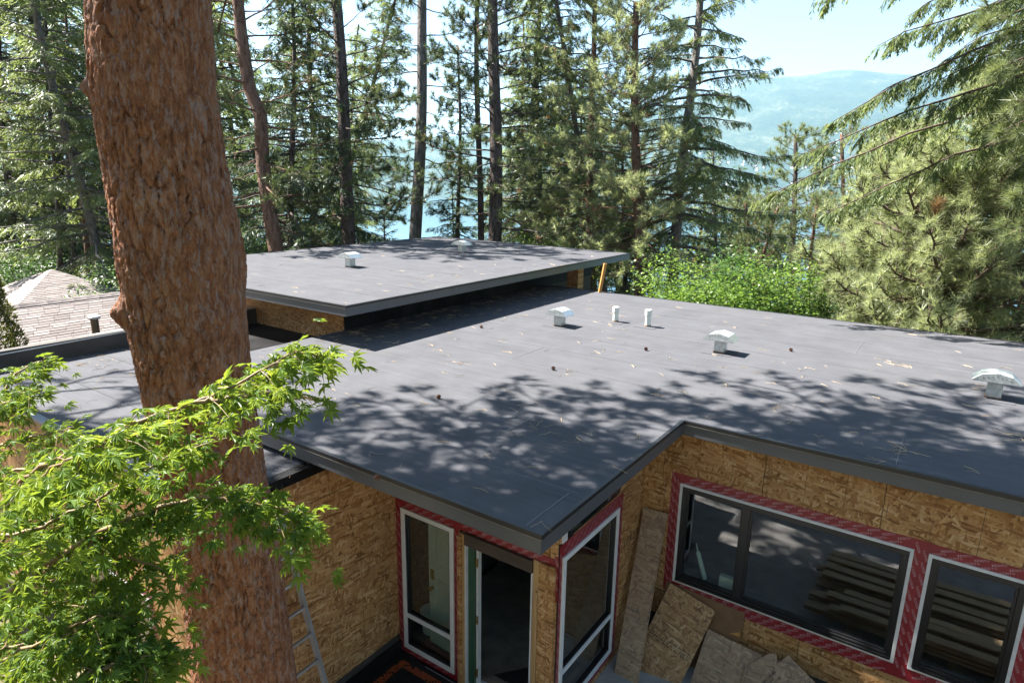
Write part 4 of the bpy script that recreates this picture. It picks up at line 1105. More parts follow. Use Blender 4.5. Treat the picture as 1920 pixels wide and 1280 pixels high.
def make_pine(seed, H, R, crown0, nl, ntuft, l, n, w, rad, bend=None, fr=.9, subl=.55, r0=.03):
    rng = np.random.default_rng(seed); lv = Leaves(); dd = Leaves(); wd = MB(); nl = int(nl*1.6); ntuft = int(ntuft*1.7)
    zs = np.linspace(0, H, 24); cx = .06*np.sin(zs*.5+seed); cy = .06*np.cos(zs*.45+seed)
    if bend is not None: cx = cx+bend(zs)[0]; cy = cy+bend(zs)[1]
    P = np.stack([cx, cy, zs], 1); rd = np.maximum(rad*(1-.55*zs/H), .03)
    tm = trunk_mesh(P, rd, 14)
    for i in range(nl):
        f = (i+rng.random())/nl; z = crown0+(H-crown0)*f
        az = i*2.399+rng.normal(0, .5); L = R*(1-f*fr)**.7*rng.uniform(.55, 1.15)+.2
        el = rng.normal(.08+.5*f-.15*(1-f), .15)
        b = np.array([np.interp(z, zs, cx), np.interp(z, zs, cy), z])
        Q = limb_pts(b, az, L, el, .22, 8, rng, .28)
        pine_limb(lv, wd, Q, rng, r0*(.5+.25*L), max(4, int(ntuft*L/R)), l, n, w, subl, .35, 1.0, dd)
    return tm, wd, lv, dd

# ------------------------------------------------------------------ the big ponderosa in front
def vnoise2(u, v, cu, cv, nu_wrap, seed):
    """cellular noise on a grid wrapped in u: returns F1, F2-F1, id-random"""
    gu = u/cu; gv = v/cv; iu = np.floor(gu).astype(int); iv = np.floor(gv).astype(int)
    f1 = np.full(u.shape, 9.0); f2 = np.full(u.shape, 9.0); idr = np.zeros(u.shape)
    def h(a, b, k):
        a = np.mod(a, nu_wrap); x = np.sin(a*127.1+b*311.7+k*74.7+seed*17.3)*43758.5453
        return x-np.floor(x)
    for du in (-1, 0, 1):
        for dv in (-1, 0, 1):
            a, b = iu+du, iv+dv
            px = a+.1+.8*h(a, b, 1); py = b+.1+.8*h(a, b, 2)
            d = np.maximum(np.abs(px-gu), np.abs(py-gv))*.45+np.hypot(px-gu, py-gv)*.62
            lt = d < f1
            f2 = np.where(lt, f1, np.minimum(f2, d)); idr = np.where(lt, h(a, b, 3), idr); f1 = np.minimum(f1, d)
    return f1, f2-f1, idr
def vsmooth(u, v, cu, cv, wrap, seed):
    gu, gv = u/cu, v/cv; iu, iv = np.floor(gu).astype(int), np.floor(gv).astype(int); fu, fv = gu-iu, gv-iv
    fu, fv = fu*fu*(3-2*fu), fv*fv*(3-2*fv)
    def h(a, b): a = np.mod(a, wrap); x = np.sin(a*12.9898+b*78.233+seed*3.7)*43758.5453; return x-np.floor(x)
    return (h(iu, iv)*(1-fu)+h(iu+1, iv)*fu)*(1-fv)+(h(iu, iv+1)*(1-fu)+h(iu+1, iv+1)*fu)*fv
BP = at(360, 640, 4.4); hd_ = np.array([BP[0]-CAM[0], BP[1]-CAM[1], 0]); hd_ /= np.linalg.norm(hd_)
prof = [(0, 175, 388), (165, 181, 398), (300, 205, 417), (400, 221, 435), (500, 234, 449), (600, 250, 456), (700, 271, 466), (800, 291, 480), (900, 316, 495), (1000, 335, 512), (1100, 350, 528), (1280, 372, 552)]
tc, trd = [], []
for (y, a, b) in prof:
    v = RGT*((a+b)/2-960)/FPX+UPV*(640-y)/FPX+FWD; v = v*(np.dot(BP-CAM, hd_)/np.dot(v, hd_))
    tc.append(CAM+v); trd.append((b-a)/FPX*np.dot(v, FWD)/2*.985)
tc = np.array(tc)[::-1]; trd = np.array(trd)[::-1]
zlo, zhi = tc[0, 2], tc[-1, 2]
sl_lo = (tc[3]-tc[0])/(tc[3, 2]-tc[0, 2]); sl_hi = (tc[-1]-tc[-4])/(tc[-1, 2]-tc[-4, 2])
BASEZ = -3.45; TOPZ = 15.0
def trunk_c(z):
    z = np.asarray(z, float)
    x = np.interp(z, tc[:, 2], tc[:, 0]); y = np.interp(z, tc[:, 2], tc[:, 1]); r = np.interp(z, tc[:, 2], trd)
    lo = np.minimum(z-zlo, 0); hi = np.maximum(z-zhi, 0)
    x = x+lo*sl_lo[0]*.5+hi*sl_hi[0]*.55; y = y+lo*sl_lo[1]*.5+hi*sl_hi[1]*.55
    return x, y, np.maximum(r-lo*.02-hi*.022, .06)
def big_trunk(root):
    nT = 230
    z1 = np.concatenate([np.linspace(BASEZ, zlo-.5, 60)[:-1], np.linspace(zlo-.5, zhi+.5, 460), np.linspace(zhi+.5, TOPZ, 90)[1:]])
    th = np.linspace(0, 2*math.pi, nT, endpoint=False)
    TH, Z = np.meshgrid(th, z1); x, y, r = trunk_c(z1)
    circ = 2*math.pi*.37; U = TH/(2*math.pi)*circ
    wu, wv = circ/18, .30
    w1 = vsmooth(U, Z, circ/12, .22, 12, 1)-.5; w2 = vsmooth(U, Z, circ/30, .10, 30, 2)-.5; w3 = vsmooth(U, Z, circ/60, .06, 60, 8)-.5
    w4 = vsmooth(U, Z, circ/16, .5, 16, 11)-.5
    Uw = U+w1*.07+w2*.05+w3*.035+w4*.06; Zw = Z+(vsmooth(U, Z, circ/24, .16, 24, 3)-.5)*.30+w2*.16+w3*.06
    f1, e1, i1 = vnoise2(Uw, Zw, circ/34, .30, 34, 1)
    f2, e2, i2 = vnoise2(Uw+w3*.05, Zw, circ/84, .085, 84, 2)
    f3, e3, i3 = vnoise2(Uw, Zw+w3*.03, circ/130, .030, 130, 5)
    plate = np.clip(e1/.20, 0, 1)**.55; flake = np.clip(e2/.26, 0, 1)**.7
    fz = np.clip(vsmooth(U, Z, circ/26, .3, 26, 17)*1.6-.25, .15, 1)
    fb = sum((vsmooth(U, Z, circ/nn, cv, nn, 30+q)-.5)*am for q, (nn, cv, am) in enumerate([(40, .16, .004), (84, .08, .006), (150, .045, .007), (230, .026, .007)]))
    disp = -.036*(1-plate)*fz-.0075*(1-flake)*(1.1-fz*.4)+.004*(i1-.5)*plate+.002*(i2-.5)*flake+fb
    RR = r[:, None]+disp
    # knots: seen at the left edge and the scar on the right edge
    def bulge(px, py, amp, su, sv, side):
        v = RGT*(px-960)/FPX+UPV*(640-py)/FPX+FWD; v = v*(np.dot(BP-CAM, hd_)/np.dot(v, hd_)); p = CAM+v
        zc = p[2]; cx_, cy_, _ = trunk_c(zc); t0 = math.atan2(p[1]-cy_, p[0]-cx_)+side
        dt = np.angle(np.exp(1j*(TH-t0)))*.37
        return amp*np.exp(-(dt/su)**2-((Z-zc)/sv)**2)
    RR = RR+bulge(245, 585, .075, .075, .085, .15)+bulge(176, 168, .045, .04, .05, .1)+bulge(444, 480, .03, .05, .26, -.15)-bulge(447, 520, .022, .025, .10, -.25)
    RR = RR+.5*np.exp(-(Z-BASEZ)/.35)*.25
    P = np.stack([x[:, None]+RR*np.cos(TH), y[:, None]+RR*np.sin(TH), Z], -1).reshape(-1, 3)
    m = len(z1); i = np.arange(m-1)[:, None]*nT; j = np.arange(nT)[None, :]; k = (j+1) % nT
    F = np.stack([i+j, i+k, i+nT+k, i+nT+j], -1).reshape(-1, 4)
    return mesh_np('trunk', P, [F], M['bark_pine'], root, smooth=True)
bx_, by_, _ = trunk_c(BASEZ)
BIG = thing('ponderosa_pine', 'huge orange barked pine trunk standing in front of the house, closest to the viewer', 'tree', (float(bx_), float(by_), BASEZ))
big_trunk(BIG)
def big_crown():
    rng = np.random.default_rng(21); lv, wd = Leaves(), MB()
    # long limbs above the picture whose shadow falls on the roofs
    for (tx, ty, tz, z0) in [(-1.0, 3.6, 7.4, 5.6), (-2.6, 4.6, 7.8, 5.9), (-4.4, 4.7, 8.2, 6.2), (-5.6, 3.2, 7.2, 5.8), (-6.6, 1.4, 7.0, 5.6), (-3.6, 2.6, 6.6, 5.4), (-4.9, 1.2, 6.6, 5.5),
                             (-.6, 1.7, 6.6, 5.2), (.9, .6, 6.9, 5.4), (1.2, -1.6, 7.0, 5.4), (-1.6, 1.9, 8.4, 6.6), (-3.2, 3.8, 9.6, 7.4), (-5.2, 2.4, 9.8, 7.6), (-6.0, -.4, 7.8, 6.0), (.2, 2.6, 9.2, 7.6), (-2.4, 1.0, 10.4, 8.4), (-1.2, 4.4, 10.2, 8.2), (-4.6, 3.6, 11.2, 9.0), (-.2, -.2, 10.8, 8.6), (-4.0, -.6, 9.4, 7.2),
                             (-5.9, 4.9, 7.6, 6.0), (-4.2, 6.0, 8.2, 6.4), (-2.0, 6.0, 9.6, 7.2), (-.2, 4.6, 9.6, 7.6), (-7.4, 3.4, 8.2, 6.4), (-6.6, .4, 7.6, 6.2), (-5.6, 1.0, 9.0, 7.0), (-3.4, 1.6, 8.0, 6.2), (-2.2, 3.0, 8.4, 6.6), (-7.0, -2.7, 7.2, 5.6), (-5.0, -2.3, 7.4, 5.8), (-.9, 2.4, 7.6, 6.0), (-8.0, -.5, 6.4, 5.4), (-7.6, 1.0, 6.9, 5.6), (-6.9, 2.6, 7.2, 5.8), (-7.4, -1.8, 6.6, 5.2), (-3.0, 5.6, 8.6, 6.4), (-5.0, 5.6, 9.0, 6.8), (-6.2, 4.2, 9.4, 7.4), (-1.8, 5.2, 9.0, 7.0), (.8, 3.8, 8.6, 6.8), (-5.4, .2, 8.6, 6.6)]:
        x, y, _ = trunk_c(z0); a = np.array([float(x), float(y), z0]); b = np.array([tx, ty, tz]); s = np.linspace(0, 1, 10)
        Q = a+(b-a)*s[:, None]; Q[:, 2] += .5*np.sin(s*math.pi)*.8-.2*np.sin(s*2*math.pi); Q += rng.normal(0, .06, Q.shape)*s[:, None]
        pine_limb(lv, wd, Q, rng, .055, 34, .20, 18, .026, .85, .38, 1.0)
        for q in (4, 5, 6, 7, 8):
            if rng.random() < .75:
                dd = (Q[q]-Q[q-1]); dd /= np.linalg.norm(dd); sd = np.cross(dd, [0, 0, 1]); sd /= np.linalg.norm(sd); sg = rng.choice([-1, 1])
                L = rng.uniform(.9, 1.9); s2 = np.linspace(0, 1, 6); B = Q[q]+np.outer(s2*L, dd*.65+sd*sg*.8)+np.outer(s2**2, [0, 0, .15])
                pine_limb(lv, wd, B, rng, .022, 15, .20, 18, .026, .5, .3, 1.0)
    # many more limbs, spread so that the crown shades the front half of the roofs
    k = 0
    while k < 66:
        X = rng.uniform(-4.6, 6.2) if k % 3 else rng.uniform(.5, 6.0); Y = rng.uniform(-.6, 3.3+.5*min(max(X+4, 0), 6)); t = rng.uniform(5.2, 8.2)
        tip = np.array([X-.82*t, Y-.13*t, t]); v = tip-CAM; f = v@FWD
        if f > .3 and 640-FPX*(v@UPV)/f > -60 and abs(FPX*(v@RGT)/f) < 1040: continue
        k += 1; z0 = t-rng.uniform(.6, 1.8); x, y, _ = trunk_c(z0); a = np.array([float(x), float(y), z0]); s = np.linspace(0, 1, 9)
        Q = a+(tip-a)*s[:, None]; Q[:, 2] += .35*np.sin(s*math.pi)-.12*np.sin(s*2*math.pi); Q += rng.normal(0, .07, Q.shape)*s[:, None]
        pine_limb(lv, wd, Q, rng, .045, 22, .20, 18, .026, .8, .5, 1.0)
        for q in (5, 6, 7):
            dd = unit(Q[q]-Q[q-1]); sd = unit(np.cross(dd, [0, 0, 1])); L = rng.uniform(.8, 1.6); s2 = np.linspace(0, 1, 5)
            B = Q[q]+np.outer(s2*L, dd*.6+sd*.8*rng.choice([-1, 1]))+np.outer(s2**2, [0, 0, .12])
            pine_limb(lv, wd, B, rng, .02, 12, .20, 18, .026, .5, .3, 1.0)
    # upper crown to the tip
    for i in range(34):
        z = 9.5+5.2*i/34; x, y, _ = trunk_c(z); az = i*2.4; L = 3.2*(1-i/40)
        Q = limb_pts(np.array([float(x), float(y), z]), az, L, .15, .1, 7, rng, .2)
        pine_limb(lv, wd, Q, rng, .035, 9, .20, 30, .012, .6, .35)
    # brushes hanging into the top of the picture
    for (px, py, d, tp, tz, n) in [(738, 26, 5.6, (740, -90), .0, 90), (770, 4, 5.7, (742, -90), .0, 70), (408, 62, 5.2, (440, -80), 0, 80), (215, -6, 5.3, (240, -120), 0, 70), (745, -30, 5.7, (740, -90), 0, 60)]:
        e = at(px, py, d); a = at(tp[0], tp[1], d+.1)
        wd.tube([a, (a+e)/2+np.array([.03, 0, .02]), e], [.012, .009, .006], 5)
        tuft(lv, np.array([e]), np.array([e-a+np.array([0, 0, .1])]), rng, n, .20, .0045, 1.1)
    for (p0, p1) in [((740, -90), (560, -220)), ((440, -80), (420, -260)), ((240, -120), (330, -280))]:
        wd.tube([at(*p0, 5.65), at((p0[0]+p1[0])/2, (p0[1]+p1[1])/2-10, 5.3), at(*p1, 4.9)], [.014, .02, .03], 6)
    lv.build('crown', M['pine'], BIG); wd.build('branches', M['bark_red'], BIG, smooth=True)
big_crown()
def offpine():
    rng = np.random.default_rng(77); t = thing('ponderosa_pine', 'second tall pine standing outside the left edge whose shade falls on the wing roof', 'tree', (-13.5, -2.2, -3.4))
    lv, wd = Leaves(), MB()
    zs = np.linspace(-3.4, 13, 14); MB().tube(np.stack([-13.5+0*zs, -2.2+0*zs, zs], 1), .30*(1-.5*(zs+3.4)/17), 12).build('trunk', M['bark_red'], t, smooth=True)
    for i in range(30):
        z = 5.0+8*i/30; L = 3.6*(1-i/42)*rng.uniform(.7, 1.1)
        Q = limb_pts(np.array([-13.5, -2.2, z]), i*2.4, L, .12, .15, 8, rng, .25)
        pine_limb(lv, wd, Q, rng, .045, 14, .20, 30, .012, .75, .35)
    lv.build('crown', M['pine'], t); wd.build('branches', M['bark_red'], t, smooth=True)
offpine()

# ------------------------------------------------------------------ forest behind the house
# tall pines with bare dark trunks rising behind the upper roof (px at base, px at top, depth)
def place_leaning(px0, px1, d, H):
    """ground point for a trunk seen at px0 (y=440) and px1 (y=0); returns loc, lean per metre"""
    a = at(px0, 440, d); b = at(px1, 0, d*.985)
    g = np.array([a[0], a[1], float(gz(a[0], a[1]))-.15])
    ln = (b-a)/(b[2]-a[2]); g[:2] += ln[:2]*(g[2]-a[2])
    return g, ln
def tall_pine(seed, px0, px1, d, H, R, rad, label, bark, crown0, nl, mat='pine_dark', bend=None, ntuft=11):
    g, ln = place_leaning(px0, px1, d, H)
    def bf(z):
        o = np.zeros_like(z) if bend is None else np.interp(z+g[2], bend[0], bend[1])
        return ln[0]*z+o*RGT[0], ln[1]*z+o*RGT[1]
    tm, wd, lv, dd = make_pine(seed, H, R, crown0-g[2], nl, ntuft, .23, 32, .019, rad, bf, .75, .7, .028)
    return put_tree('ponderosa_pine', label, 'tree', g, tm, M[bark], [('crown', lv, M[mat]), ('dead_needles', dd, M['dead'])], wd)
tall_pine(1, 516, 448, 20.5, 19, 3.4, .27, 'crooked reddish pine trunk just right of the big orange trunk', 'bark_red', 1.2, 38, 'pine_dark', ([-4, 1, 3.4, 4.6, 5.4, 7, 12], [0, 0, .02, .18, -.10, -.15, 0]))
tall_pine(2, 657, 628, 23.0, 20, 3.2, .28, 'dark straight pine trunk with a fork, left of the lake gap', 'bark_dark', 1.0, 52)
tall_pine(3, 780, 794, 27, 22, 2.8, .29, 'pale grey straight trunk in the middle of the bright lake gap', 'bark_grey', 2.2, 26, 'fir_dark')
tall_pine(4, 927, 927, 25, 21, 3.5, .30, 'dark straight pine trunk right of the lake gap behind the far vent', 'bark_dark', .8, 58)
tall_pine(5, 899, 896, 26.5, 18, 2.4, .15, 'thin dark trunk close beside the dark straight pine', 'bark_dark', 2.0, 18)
tall_pine(6, 1196, 1192, 24, 13, 3.2, .24, 'reddish pine with brown cone clusters behind the corner of the upper roof', 'bark_red', -.4, 70, 'pine_pale', None, 12)  # paler needle colour stands in for sun on this crown
tall_pine(7, 1108, 1112, 27, 15, 3.0, .2, 'sunlit pine behind the right end of the upper roof', 'bark_red', .2, 56, 'pine_pale', None, 11)  # sunlight put into the needle colour here too

def fir_at(seed, px, d, H, R, crown0, nl, dens, size, hang, rad, label, mat='fir', bark='bark_dark', px1=None, gap=0.0, el0=-.15, cat='tree', name='fir_tree'):
    g, ln = place_leaning(px, px if px1 is None else px1, d, H)
    tm, wd, lv = make_fir(seed, H, R, max(.4, crown0-g[2]), nl, dens, size, hang, rad, (ln[0], ln[1]), gap=gap, el0=el0)
    return put_tree(name, label, cat, g, tm, M[bark], [('crown', lv, M[mat])], wd)
# the prominent Douglas fir right of centre
F6 = fir_at(31, 1268, 25, 22, 4.2, .3, 78, 1.1, 1.0, .55, .24, 'tall leaning fir with layered drooping sprays right of the upper roof corner', 'fir', 'bark_grey', 1312)
F6.name = 'douglas_fir'
# dark firs in the shade behind the upper roof
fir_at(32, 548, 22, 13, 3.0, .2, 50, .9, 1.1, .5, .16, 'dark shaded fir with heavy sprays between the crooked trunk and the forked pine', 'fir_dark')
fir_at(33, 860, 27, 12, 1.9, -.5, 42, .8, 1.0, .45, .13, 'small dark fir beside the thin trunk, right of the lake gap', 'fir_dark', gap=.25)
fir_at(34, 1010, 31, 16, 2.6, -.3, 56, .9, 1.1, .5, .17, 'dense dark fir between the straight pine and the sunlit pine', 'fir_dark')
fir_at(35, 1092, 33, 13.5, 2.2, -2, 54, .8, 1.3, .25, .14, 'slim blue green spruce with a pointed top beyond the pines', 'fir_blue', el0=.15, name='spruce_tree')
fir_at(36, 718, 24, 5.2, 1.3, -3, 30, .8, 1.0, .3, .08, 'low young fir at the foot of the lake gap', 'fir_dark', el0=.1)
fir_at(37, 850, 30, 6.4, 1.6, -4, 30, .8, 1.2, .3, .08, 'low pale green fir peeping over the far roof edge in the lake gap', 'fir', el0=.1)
# left side forest
LF = fir_at(41, 172, 23, 19, 4.0, -1.0, 84, .85, 1.35, .45, .20, 'tall sunlit fir with grey trunk at far left behind the neighbour roof', 'fir', 'bark_grey', 62)
fir_at(42, 22, 29, 20, 3.6, -1.6, 70, .85, 1.35, .45, .18, 'broad sunlit fir cut by the left edge of the picture', 'fir', 'bark_dark', -10)
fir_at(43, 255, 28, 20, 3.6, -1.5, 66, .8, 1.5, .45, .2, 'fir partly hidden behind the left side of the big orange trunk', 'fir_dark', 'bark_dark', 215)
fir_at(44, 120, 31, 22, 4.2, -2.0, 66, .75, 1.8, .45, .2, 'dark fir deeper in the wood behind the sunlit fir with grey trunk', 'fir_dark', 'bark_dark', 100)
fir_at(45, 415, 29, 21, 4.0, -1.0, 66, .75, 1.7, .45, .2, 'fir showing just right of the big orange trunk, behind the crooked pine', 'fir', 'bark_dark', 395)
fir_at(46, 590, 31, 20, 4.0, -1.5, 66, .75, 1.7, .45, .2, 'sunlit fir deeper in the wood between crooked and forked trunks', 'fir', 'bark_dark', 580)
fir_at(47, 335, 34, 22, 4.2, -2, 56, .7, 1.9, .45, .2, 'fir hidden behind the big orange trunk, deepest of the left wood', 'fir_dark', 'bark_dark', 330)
#fir_at(48, -60, 29, 21, 4.2, -2, 56, .7, 1.9, .45, .2, 'fir at the extreme left deeper than the one cut by the edge', 'fir_dark', 'bark_dark', -100)
# bare lower stems among the left firs
for k, (px, d, px1, lb) in enumerate([(108, 24, 85, 'thin bare stem left of the grey trunk in the left wood'), (158, 25, 118, 'thin bare stem beside the grey trunk above the neighbour ridge'), (135, 27, 120, 'bare stem between the two thin stems of the left wood'), (222, 26, 190, 'bare stem close to the left side of the big orange trunk')]):
    fir_at(60+k, px, d, 15, 1.6, 4.5, 18, .7, 1.4, .4, .12, lb, 'fir_dark', 'bark_red' if k % 2 else 'bark_dark', px1)
# right of centre, far trees down the slope
fir_at(51, 1386, 40, 12.5, 2.2, -7, 60, .7, 1.5, .3, .16, 'slender pale fir standing alone before the hazy hill', 'fir_blue', 'bark_dark', 1388, el0=.05)
tall_pine(52, 1488, 1492, 36, 13.2, 3.2, .22, 'tall far pine with dark trunk in front of the hill, above the bright bushes', 'bark_dark', -4, 56, 'pine', None, 12)
T53 = tall_pine(53, 1420, 1425, 40, 10.5, 2.6, .18, 'paler far pine left of the tall one before the hill', 'bark_red', -6, 44, 'pine', None, 10)
tall_pine(54, 1580, 1580, 34, 13, 2.6, .18, 'far pine half hidden behind the bushy long needled pine', 'bark_red', -5, 40, 'pine', None, 10)
fir_at(55, 1340, 30, 9.5, 2.2, -4, 46, .7, 1.3, .4, .14, 'mid sized fir right of the leaning fir, low behind the bushes', 'fir', 'bark_dark')
fir_at(56, 1170, 27, 9.0, 2.4, -4, 46, .8, 1.3, .45, .14, 'pale drooping fir behind the corner of the upper roof', 'fir', 'bark_dark')
for (px, d, rz, sc, lb) in [(1458, 33, 1.2, .78, 'mid distance pine just left of the tall far pine, low over the bushes'), (1530, 30, 2.6, .72, 'mid distance pine between the tall far pine and the bushy pine'), (1245, 34, .6, .95, 'mid distance pine showing left of the leaning trunk, behind its lower limbs'), (1300, 40, 3.1, .9, 'mid distance pine directly behind the foot of the leaning trunk'), (1395, 31, 4.0, .70, 'mid distance pine low right of the leaning fir'), (1340, 36, 5.2, .85, 'mid distance pine half hidden by the right limbs of the leaning fir')]:
    copy_tree(T53, lb, ground_at(px, d), rz, sc)
# more firs down the slope to close the wood
far = fir_at(58, 980, 42, 20, 3.6, -6, 60, .6, 2.1, .4, .2, 'far fir down the slope behind the dense dark fir', 'fir', 'bark_dark')
for (px, d, rz, sc, lb) in [(1060, 46, 1.0, .9, 'far fir down the slope behind the blue green spruce'), (1250, 48, 2.0, .72, 'far fir down the slope behind the leaning fir'), (480, 44, 3.0, 1.1, 'far fir behind the crooked trunk'), (620, 47, 4.0, .95, 'far fir just left of the forked pine'), (20, 45, 5.0, 1.1, 'far fir deep in the wood at the left edge'), (210, 47, .5, 1.1, 'far fir behind the left flank of the big orange trunk'), (1700, 46, 1.5, .8, 'far fir behind the bushy long needled pine'), (1850, 44, 2.5, .9, 'far fir at the right edge behind the bushy pine'), (910, 60, 3.3, .8, 'farthest fir behind the two dark straight trunks'),
    (1130, 38, .2, .85, 'coarse fir filling the gap between the two sunlit pines'), (1185, 42, 1.9, .9, 'coarse fir right behind the pine with brown cones'), (545, 38, 2.2, 1.0, 'coarse fir between the crooked trunk and the shaded fir'), (1335, 50, 3.8, .55, 'short fir low behind the leaning fir, seen under its right limbs'),
    (1445, 54, 4.4, .6, 'short far fir between the slender fir and the tall far pine'), (1545, 46, 5.1, .7, 'short far fir just right of the tall far pine'), (1630, 50, .9, .75, 'far fir peeping over the second bushy pine'), (700, 62, 2.7, .5, 'small far fir low in the lake gap beside the forked pine')]:
    g = ground_at(px, d); copy_tree(far, lb, g, rz, sc)

for k, (x, y, rz, sc) in enumerate([(-2, -24, .4, 1.0), (-12, -23, 1.4, 1.1), (14, -24, 3.4, 1.0), (24, -12, 4.4, 1.1), (13, -7, 0, .95), (9.5, -13, 1, 1.0), (3.5, -15, 2, .9), (-3, -16, 3, 1.05), (-9, -15, 4, .95), (17, -1, 5, 1.0), (15, -14, 6, 1.1), (20, 6, 7, 1.0), (-15, -12, 8, 1.0), (7, -20, 2.5, 1.15)]):  # unseen firs, added to block sky light from behind the viewer
    copy_tree(far, 'fir added outside the picture behind the viewer, blocking sky light as the wood would', (x, y, float(gz(x, y))-.15), rz, sc, 'firs behind the viewer')
for (src, px, d, rz, sc, lb) in [(LF, 300, 34, 1.1, 1.0, 'tall fir hidden behind the big orange trunk at mid depth'), (LF, 95, 37, 2.5, 1.05, 'tall fir behind the wood of thin stems at left'), (LF, 575, 35, 4.2, 1.0, 'tall fine needled fir behind the shaded fir'), (LF, 1075, 33, 5.5, .8, 'fine needled fir beside the blue green spruce'), (LF, -20, 33, .7, 1.0, 'tall fir behind the one cut by the left edge'), (F6, 1160, 30, 2.0, .85, 'drooping fir behind the pine with brown cones'), (F6, 985, 34, 3.6, .9, 'drooping fir behind the dense dark fir')]:
    copy_tree(src, lb, ground_at(px, d), rz, sc)
# right hand bushy ponderosa with long needles
def right_pine():
    rng = np.random.default_rng(91); g = ground_at(1775, 15.2, 560)
    t = thing('ponderosa_pine', 'bushy pale green pine with long needle brushes at the right beyond the roof edge', 'tree', tuple(g))
    lv, dd, wd = Leaves(), Leaves(), MB()
    H = 8.6; zs = np.linspace(0, H, 16); P = g+np.stack([.1*np.sin(zs), .1*np.cos(zs*.8), zs], 1)
    MB().tube(P, .2*(1-.6*zs/H), 12).build('trunk', M['bark_dark'], t, smooth=True)
    toc = CAM-g; azc = math.atan2(toc[1], toc[0])
    nl = 150
    for i in range(nl):
        f = (i+rng.random())/nl; z = .4+(H-.4)*f*.97; az = i*2.399+rng.normal(0, .4)
        if math.cos(az-azc) < -.3 and rng.random() < .7: continue
        L = (3.1*(1-f**1.8)+.45)*rng.uniform(.65, 1.1)
        b = np.array([np.interp(z, zs, P[:, 0]), np.interp(z, zs, P[:, 1]), g[2]+z])
        Q = limb_pts(b, az, L, .10+.4*f+rng.normal(0, .12), .16, 8, rng, .30)
        pine_limb(lv, wd, Q, rng, .03+.012*L, int(11+11*L), .27, 36, .0125, .55, .10, .95, dd if rng.random() < .12 else None, False)
    p = at(1757, 385, 13.2); tuft(dd, np.array([p, p+[0, 0, -.15]]), np.array([[0, 0, 1.0], [0, 0, 1.0]]), rng, 120, .30, .010, .5)
    lv.build('crown', M['pine_pale'], t); dd.build('dead_needles', M['dead'], t); wd.build('branches', M['twig'], t, smooth=True)
    return t
RP = right_pine()
copy_tree(RP, 'second bushy long needled pine just left of and behind the bushiest one', ground_at(1640, 18, 560), 2.1, .9)
copy_tree(RP, 'bushy long needled pine cut by the right edge above the lawn', ground_at(1930, 16, 560), 4.0, 1.0)
# fir off the right edge whose limbs reach across the hill
def right_fir():
    rng = np.random.default_rng(92); g = ground_at(2120, 13.0, 560)
    t = thing('douglas_fir', 'fir at the right edge whose long limbs reach left across the hazy hill', 'tree', tuple(g))
    lv, wd = Leaves(), MB(); zs = np.linspace(0, 13, 12); P = g+np.stack([0*zs, 0*zs, zs], 1)
    MB().tube(P, .24*(1-.55*zs/13), 12).build('trunk', M['bark_dark'], t, smooth=True)
    def tz(z): return np.array([g[0], g[1], z])
    for (px, py, d, z0, sag) in [(1560, 225, 12.0, 6.6, .1), (1500, 290, 12.4, 5.6, .0), (1415, 375, 13.2, 5.0, .25), (1545, 395, 12.8, 4.4, .2), (1640, 90, 11.6, 7.0, -.1), (1720, 175, 11.8, 6.2, .1), (1780, 60, 12.2, 7.4, 0), (1830, 250, 12.2, 5.2, .1), (1850, 20, 12.4, 8.0, 0), (1520, 5, 12.2, 7.6, .5), (1680, -20, 12.0, 8.2, .2), (1900, 120, 12.0, 6.8, .1), (1880, 340, 12.5, 4.4, .1), (1700, 30, 12.4, 7.6, .2), (1760, 120, 12.6, 6.8, .1), (1830, 130, 12.8, 6.6, .1), (1900, 40, 12.8, 7.6, .1), (1690, 250, 12.8, 5.6, .15), (1800, 300, 13, 4.8, .1)]:
        a = tz(z0); e = at(px, py, d); s = np.linspace(0, 1, 12); Q = a+(e-a)*s[:, None]; Q[:, 2] += .5*sag*np.sin(s*math.pi)+.25*np.sin(s*math.pi); Q += rng.normal(0, .035, Q.shape)
        wd.tube(Q, np.linspace(.05, .006, 12), 5); fir_limb(lv, Q, rng, 1.15, .82, .75, .9, .22)
        for q in (5, 6, 7, 8, 9, 10):
            if rng.random() < .8:
                dv = unit(Q[q]-Q[q-1]); sd = unit(np.cross(dv, [0, 0, 1.0]))*rng.choice([-1, 1]); L = rng.uniform(.5, 1.2)*(1.25-q*.06); s2 = np.linspace(0, 1, 6)
                B = Q[q]+np.outer(s2*L, dv*.75+sd*.55)+np.outer(s2**2*L*.25, [0, 0, -1.0]); wd.tube(B, np.linspace(.014, .004, 6), 4); fir_limb(lv, B, rng, 1.2, .72, .8)
    for i in range(26):
        z = -1+11*i/26; az = i*2.4; L = 2.4
        Q = limb_pts(tz(z), az, L, 0, .15, 7, rng); wd.tube(Q, np.linspace(.04, .006, 7), 4); fir_limb(lv, Q, rng, .8, 1.0, .6)
    lv.build('crown', M['fir'], t); wd.build('branches', M['twig'], t, smooth=True)
right_fir()
